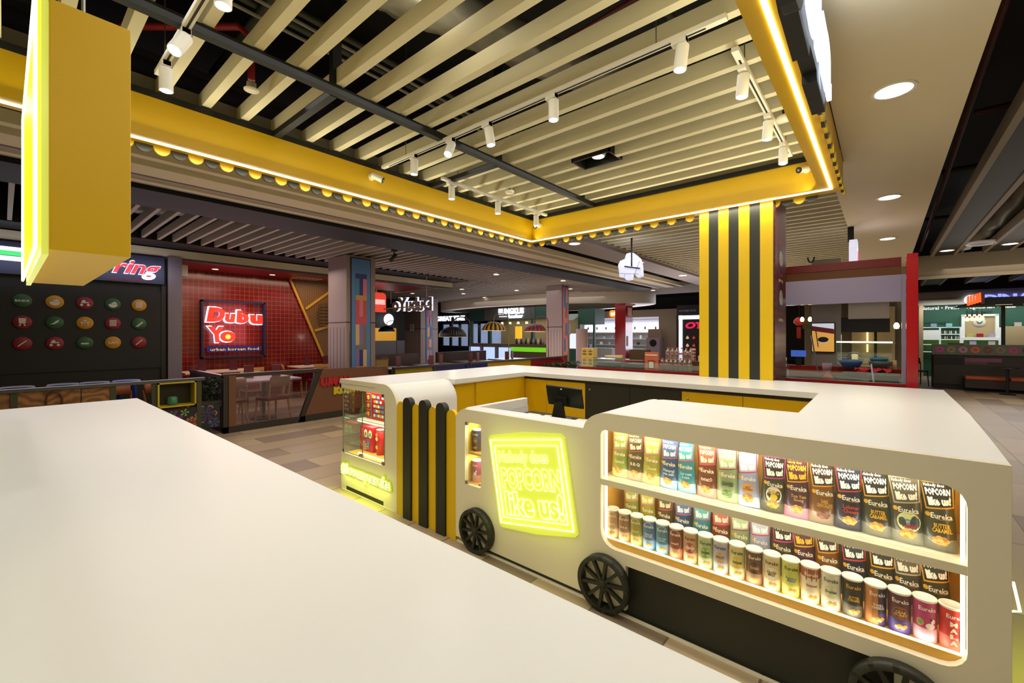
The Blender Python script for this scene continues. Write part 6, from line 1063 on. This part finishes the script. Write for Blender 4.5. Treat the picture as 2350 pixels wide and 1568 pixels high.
sg = thing('outlined_letter_sign', 'blue-white outlined letters and white logo on the cosmetics shop header', 'sign', (3, YD-.2, 2.8)); mb = MB(); text(mb, "D'NATURAL", (2.60, 5.1, 2.66, 2.93), onY(YD-.15), mat('7A86FF', .4, emit=1.8), outline=.05, bold=.0, hs=.1); put('letters', mb, sg); mb = MB(); mb.disc((2.30, YD-.16, 2.76), .17, mat('DCE0FF', .4, emit=1.5)); put('logo_disc', mb, sg)
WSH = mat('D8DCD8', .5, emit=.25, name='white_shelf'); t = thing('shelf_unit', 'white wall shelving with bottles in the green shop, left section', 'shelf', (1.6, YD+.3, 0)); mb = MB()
for z in (1.80, 1.55, 1.36, 1.17, .9): mb.box(1.10, 2.10, YD+.3, YD+.5, z, z+.03, WSH)
for x in (1.55, 2.08): mb.box(x, x+.04, YD+.3, YD+.5, 0, 1.83, WSH)
put('shelf_frame', mb, t); put('white_panel', B(1.10, 1.55, YD+.3, YD+.32, 1.38, 1.72, WSH), t); put('green_niche', B(1.1, 3.0, YD+.46, YD+.48, 1.0, 1.36, mat('4A7A2A', .5)), t)
t = thing('framed_feature_panel', 'white framed wooden panel with round emblem in the green shop', 'panel', (2.57, YD+.3, 1.3)); mb = MB(); mb.box(2.12, 2.20, YD+.3, YD+.45, 1.36, 2.27, WSH); mb.box(2.94, 3.02, YD+.3, YD+.45, 1.36, 2.27, WSH); mb.box(2.12, 3.02, YD+.3, YD+.45, 2.20, 2.27, WSH); mb.box(2.12, 3.06, YD+.25, YD+.45, 1.36, 1.46, WSH); mb.box(2.12, 3.06, YD+.25, YD+.45, 1.16, 1.20, WSH); mb.box(2.12, 2.16, YD+.25, YD+.45, 0, 1.36, WSH); mb.box(3.02, 3.06, YD+.25, YD+.45, 0, 1.80, WSH); put('white_frame', mb, t); put('wood_sheet', B(2.2, 2.94, YD+.44, YD+.46, 1.46, 2.2, mat('B8A27A', .5, emit=.05)), t)
mb = MB(); mb.lathe([(0, -.03), (.155, -.03), (.16, 0)], (2.57, YD+.43, 1.99), WHM, 24, 'y'); put('round_emblem', mb, t); mb = MB(); mb.flat([(-.08, .05), (0, -.03), (.08, .05), (.06, -.04), (0, -.08), (-.06, -.04)], (2.57, YD+.39, 2.0), 'xz', mat('4A6A5A', .5)); put('emblem_mark', mb, t)
t = thing('wood_cupboard', 'light wooden cupboard at the right edge of the green shop', 'cupboard', (3.4, YD+.3, 0)); put('cupboard_body', B(3.08, 4.4, YD+.25, YD+.5, 0, 1.84, mat('B09A74', .5)), t)
for k in range(34): x = 1.14+.056*(k % 17); z = (1.58, 1.39)[k//17]; x += (.44 if x < 1.55 and z > 1.5 else 0); solo('cosmetic_bottle', MB().lathe([(0, 0), (.016, 0), (.016, .08), (.007, .10), (.007, .12), (0, .12)], (x, YD+.36, z), mat(('E8F0D8', '2A4A34', 'D8E8E0', 'D8A0A0', '4A4A44')[k % 5], .4), 8), 'tiny bottle on the white shelves of the green shop', 'bottle', 'bottles on the green shop shelves')
for k, (x, z, c, lb) in enumerate(((1.40, 1.83, '8AA8B8', 'pale blue box on top of the left shelves'), (1.80, 1.83, '8AC0C8', 'turquoise box pair on top of the shelves'), (2.33, 1.46, 'C8B86A', 'yellow and white gift in the framed panel'), (2.57, 1.46, 'A02030', 'small red card in the framed panel'), (2.85, 1.46, 'B8A8C0', 'mixed gift set at the right in the framed panel'), (3.45, 1.84, 'B8A8A0', 'gift boxes on top of the wooden cupboard'), (2.4, 1.2, 'B8A0B8', 'lilac boxes under the framed panel'), (2.85, 1.2, 'C8B0B0', 'pink box under the framed panel'))): solo('gift_pack', B(x-.08, x+.08, YD+.28, YD+.38, z, z+.13, mat(c, .5, emit=.05)), lb, 'box')
# donut counter
Y1 = 17.5; t = thing('snack_bar_counter', 'long dark wooden snack bar counter with a row of round doughnut pictures', 'counter', (3, Y1+.3, 0)); WD = wavem('20150C', '180F08', 8, .5, 1.5, dirn='Z', name='dark_wood'); put('counter_body', B(1.10, 7.9, Y1, Y1+.9, .15, .97, WD), t); put('plinth', B(1.10, 7.9, Y1+.03, Y1+.9, 0, .15, BLK2), t); put('picture_band', B(1.06, 7.9, Y1-.02, Y1+.1, .985, 1.275, mat('565B50', .5)), t, 'grey-green picture band'); put('black_ledge', B(1.05, 7.9, Y1-.04, Y1+.2, .955, .985, BLK2), t)
put('purple_strip', B(1.72, 2.42, Y1-.02, Y1, .80, .90, mat('6A2A4A', .4)), t); put('maroon_strip', B(1.72, 2.15, Y1-.02, Y1, .72, .80, mat('3A1020', .4)), t); put('black_panel', B(1.12, 1.70, Y1-.02, Y1, .70, .90, BLK2), t)
for k in range(9):
    c = ('A83A7A', '8A7A4A', 'A87A7A', 'C85A1E', '6A3A1A', '7A6A3A', 'A8306A', '4A2A1A', 'B86A3A')[k]; x = 1.22+.235*k; y = Y1-.025; mb = MB()
    for i in range(16): a, b = 2*PI*i/16, 2*PI*(i+1)/16; mb.flat([(r_*math.cos(q), r_*math.sin(q)) for q, r_ in ((a, .035), (a, .09), (b, .09), (b, .035))][::-1], (x, y, 1.13), 'xz', mat(c, .5))
    put('doughnut_picture', mb, t)
t = thing('orange_bench', 'orange padded bench along the dark snack bar counter', 'bench', (2.5, Y1-.3, 0)); put('cushion', B(1.70, 2.48, Y1-.42, Y1-.02, .33, .42, mat('A84A14', .4)), t, bevel=.02); put('cushion', B(2.52, 6, Y1-.42, Y1-.02, .33, .42, mat('A84A14', .4)), t, bevel=.02); put('bench_base', B(1.70, 6, Y1-.36, Y1-.02, .1, .33, mat('2A1E14', .5)), t)
t = thing('pole_table', 'small round pole table in front of the orange bench', 'table', (2.45, Y1-.7, 0)); mb = MB(); mb.lathe([(.22, 0), (.22, .02), (0, .02)], (2.42, Y1-.7, .68), mat('2A2018', .4), 20); put('tabletop', mb, t); mb = MB(); mb.tube([(2.42, Y1-.7, 0), (2.42, Y1-.7, .68)], .03, BLK2, 10); mb.lathe([(.15, 0), (.15, .02), (0, .03)], (2.42, Y1-.7, 0), BLK2, 16); put('pedestal', mb, t)
t = thing('flat_canopy', 'flat black canopy on a thin post above the snack bar', 'canopy', (3.5, Y1+.4, 2.3)); mb = MB(); mb.box(2.10, 7.9, Y1-.2, Y1+1.2, 2.36, 2.56, BLK2); mb.raw([(1.55, Y1-.1, 2.34), (2.1, Y1-.2, 2.56), (2.1, Y1-.2, 2.36), (1.55, Y1+1.0, 2.34), (2.1, Y1+1.2, 2.56), (2.1, Y1+1.2, 2.36)], [(0, 2, 1), (3, 4, 5), (0, 1, 4, 3), (0, 3, 5, 2)], BLK2); put('roof', mb, t); mb = MB(); mb.box(2.47, 2.54, Y1+.4, Y1+.47, 1.2, 2.36, BLK2); put('post', mb, t)
mb = MB(); [mb.box(2.3+.5*k, 2.6+.5*k, Y1-.1, Y1, 2.352, 2.36, mat('E8C88A', .4, emit=.6)) for k in range(4)]; put('light_bar', mb, t)
for k in range(4):
    x = 1.77+.095*k; z = 1.97+.012*k; t = thing('pendant_bulb', 'glowing amber pendant bulb, %s of the row of four over the snack bar' % cols[k], 'pendant lamp', (x, Y1, z)); mb = MB(); mb.lathe([(0, -.05), (.035, -.04), (.05, 0), (.03, .05), (.012, .08), (0, .08)], (x, Y1, z), mat('FFC890', .4, emit=2.2), 14); put('bulb_glass', mb, t); mb = MB(); mb.lathe([(.016, .07), (.016, .15), (0, .15)], (x, Y1, z), mat('7A3A1E', .4), 10); mb.tube([(x, Y1, z+.14), (x, Y1, 2.36)], .004, BLK2, 5); put('holder', mb, t)
t = thing('orange_letter_sign', 'orange lit projecting sign with slanted strokes by the black canopy', 'sign', (1.85, Y1-.3, 2.4)); mb = MB(); OR = mat('FF5A1E', .4, emit=1.0)
for k in range(5): mb.prism([(1.74+.055*k, 2.35+.02*k), (1.79+.055*k, 2.35+.02*k), (1.78+.055*k, 2.62+.02*k), (1.74+.055*k, 2.60+.02*k)], (0, Y1-.3, 0), 'xz', .06, OR)
put('letters', mb, t); put('side_board', B(2.0, 2.07, Y1-.3, Y1-.1, 2.38, 2.70, mat('5A1A3A', .4)), t)
chair('dark cafe chair left of the snack bar counter, turned away', (.78, 18.3, 0), .4, mat('2A1C14', .5), mat('2A1C14', .5)); 
t = thing('sneeze_guard_goods', 'red tray on the snack bar ledge', 'tray', (1.6, Y1+.2, 1.28)); put('tray_body', B(1.4, 1.72, Y1+.05, Y1+.2, 1.275, 1.31, mat('5A1420', .5)), t)
for y, c, lb in ((-.1, '101C40', 'leftmost'), (.45, '162C60', 'second'), (.85, '162C60', 'third'), (1.12, '22409A', 'rightmost')):
    t = thing('blue_stool', 'blue plastic stool top showing over the dark railing, %s of four' % lb, 'stool', (-9.2, y, 0)); mb = MB(); x = -9.0; yy = {-.1: .128, .45: .572, .85: .90, 1.12: 1.26}[y]
    mb.lathe([(0, -.05), (.12, -.05), (.17, -.01), (.18, .02), (.16, .04), (0, .03)], (x, yy, .80), mat(c, .4), 20); put('seat', mb, t)
    for a in (.8, 2.4, 3.9, 5.5): put('leg', MB().tube([(x+.12*math.cos(a), yy+.12*math.sin(a), .78), (x+.15*math.cos(a), yy+.15*math.sin(a), 0)], .018, mat(c, .4), 8), t)
table('low dark grey table behind the gap in the dark railing', -8.15, .75, .4, .5, .62, mat('3A3238', .5)); 
for y, lb in ((1.16, 'orange upholstered chair back behind the railing, left one'), (1.64, 'orange upholstered chair back behind the railing, right one')): chair(lb, (-8.42, y, 0), 1.9, mat('8A4A1E', .5), mat('9A4A18', .5))
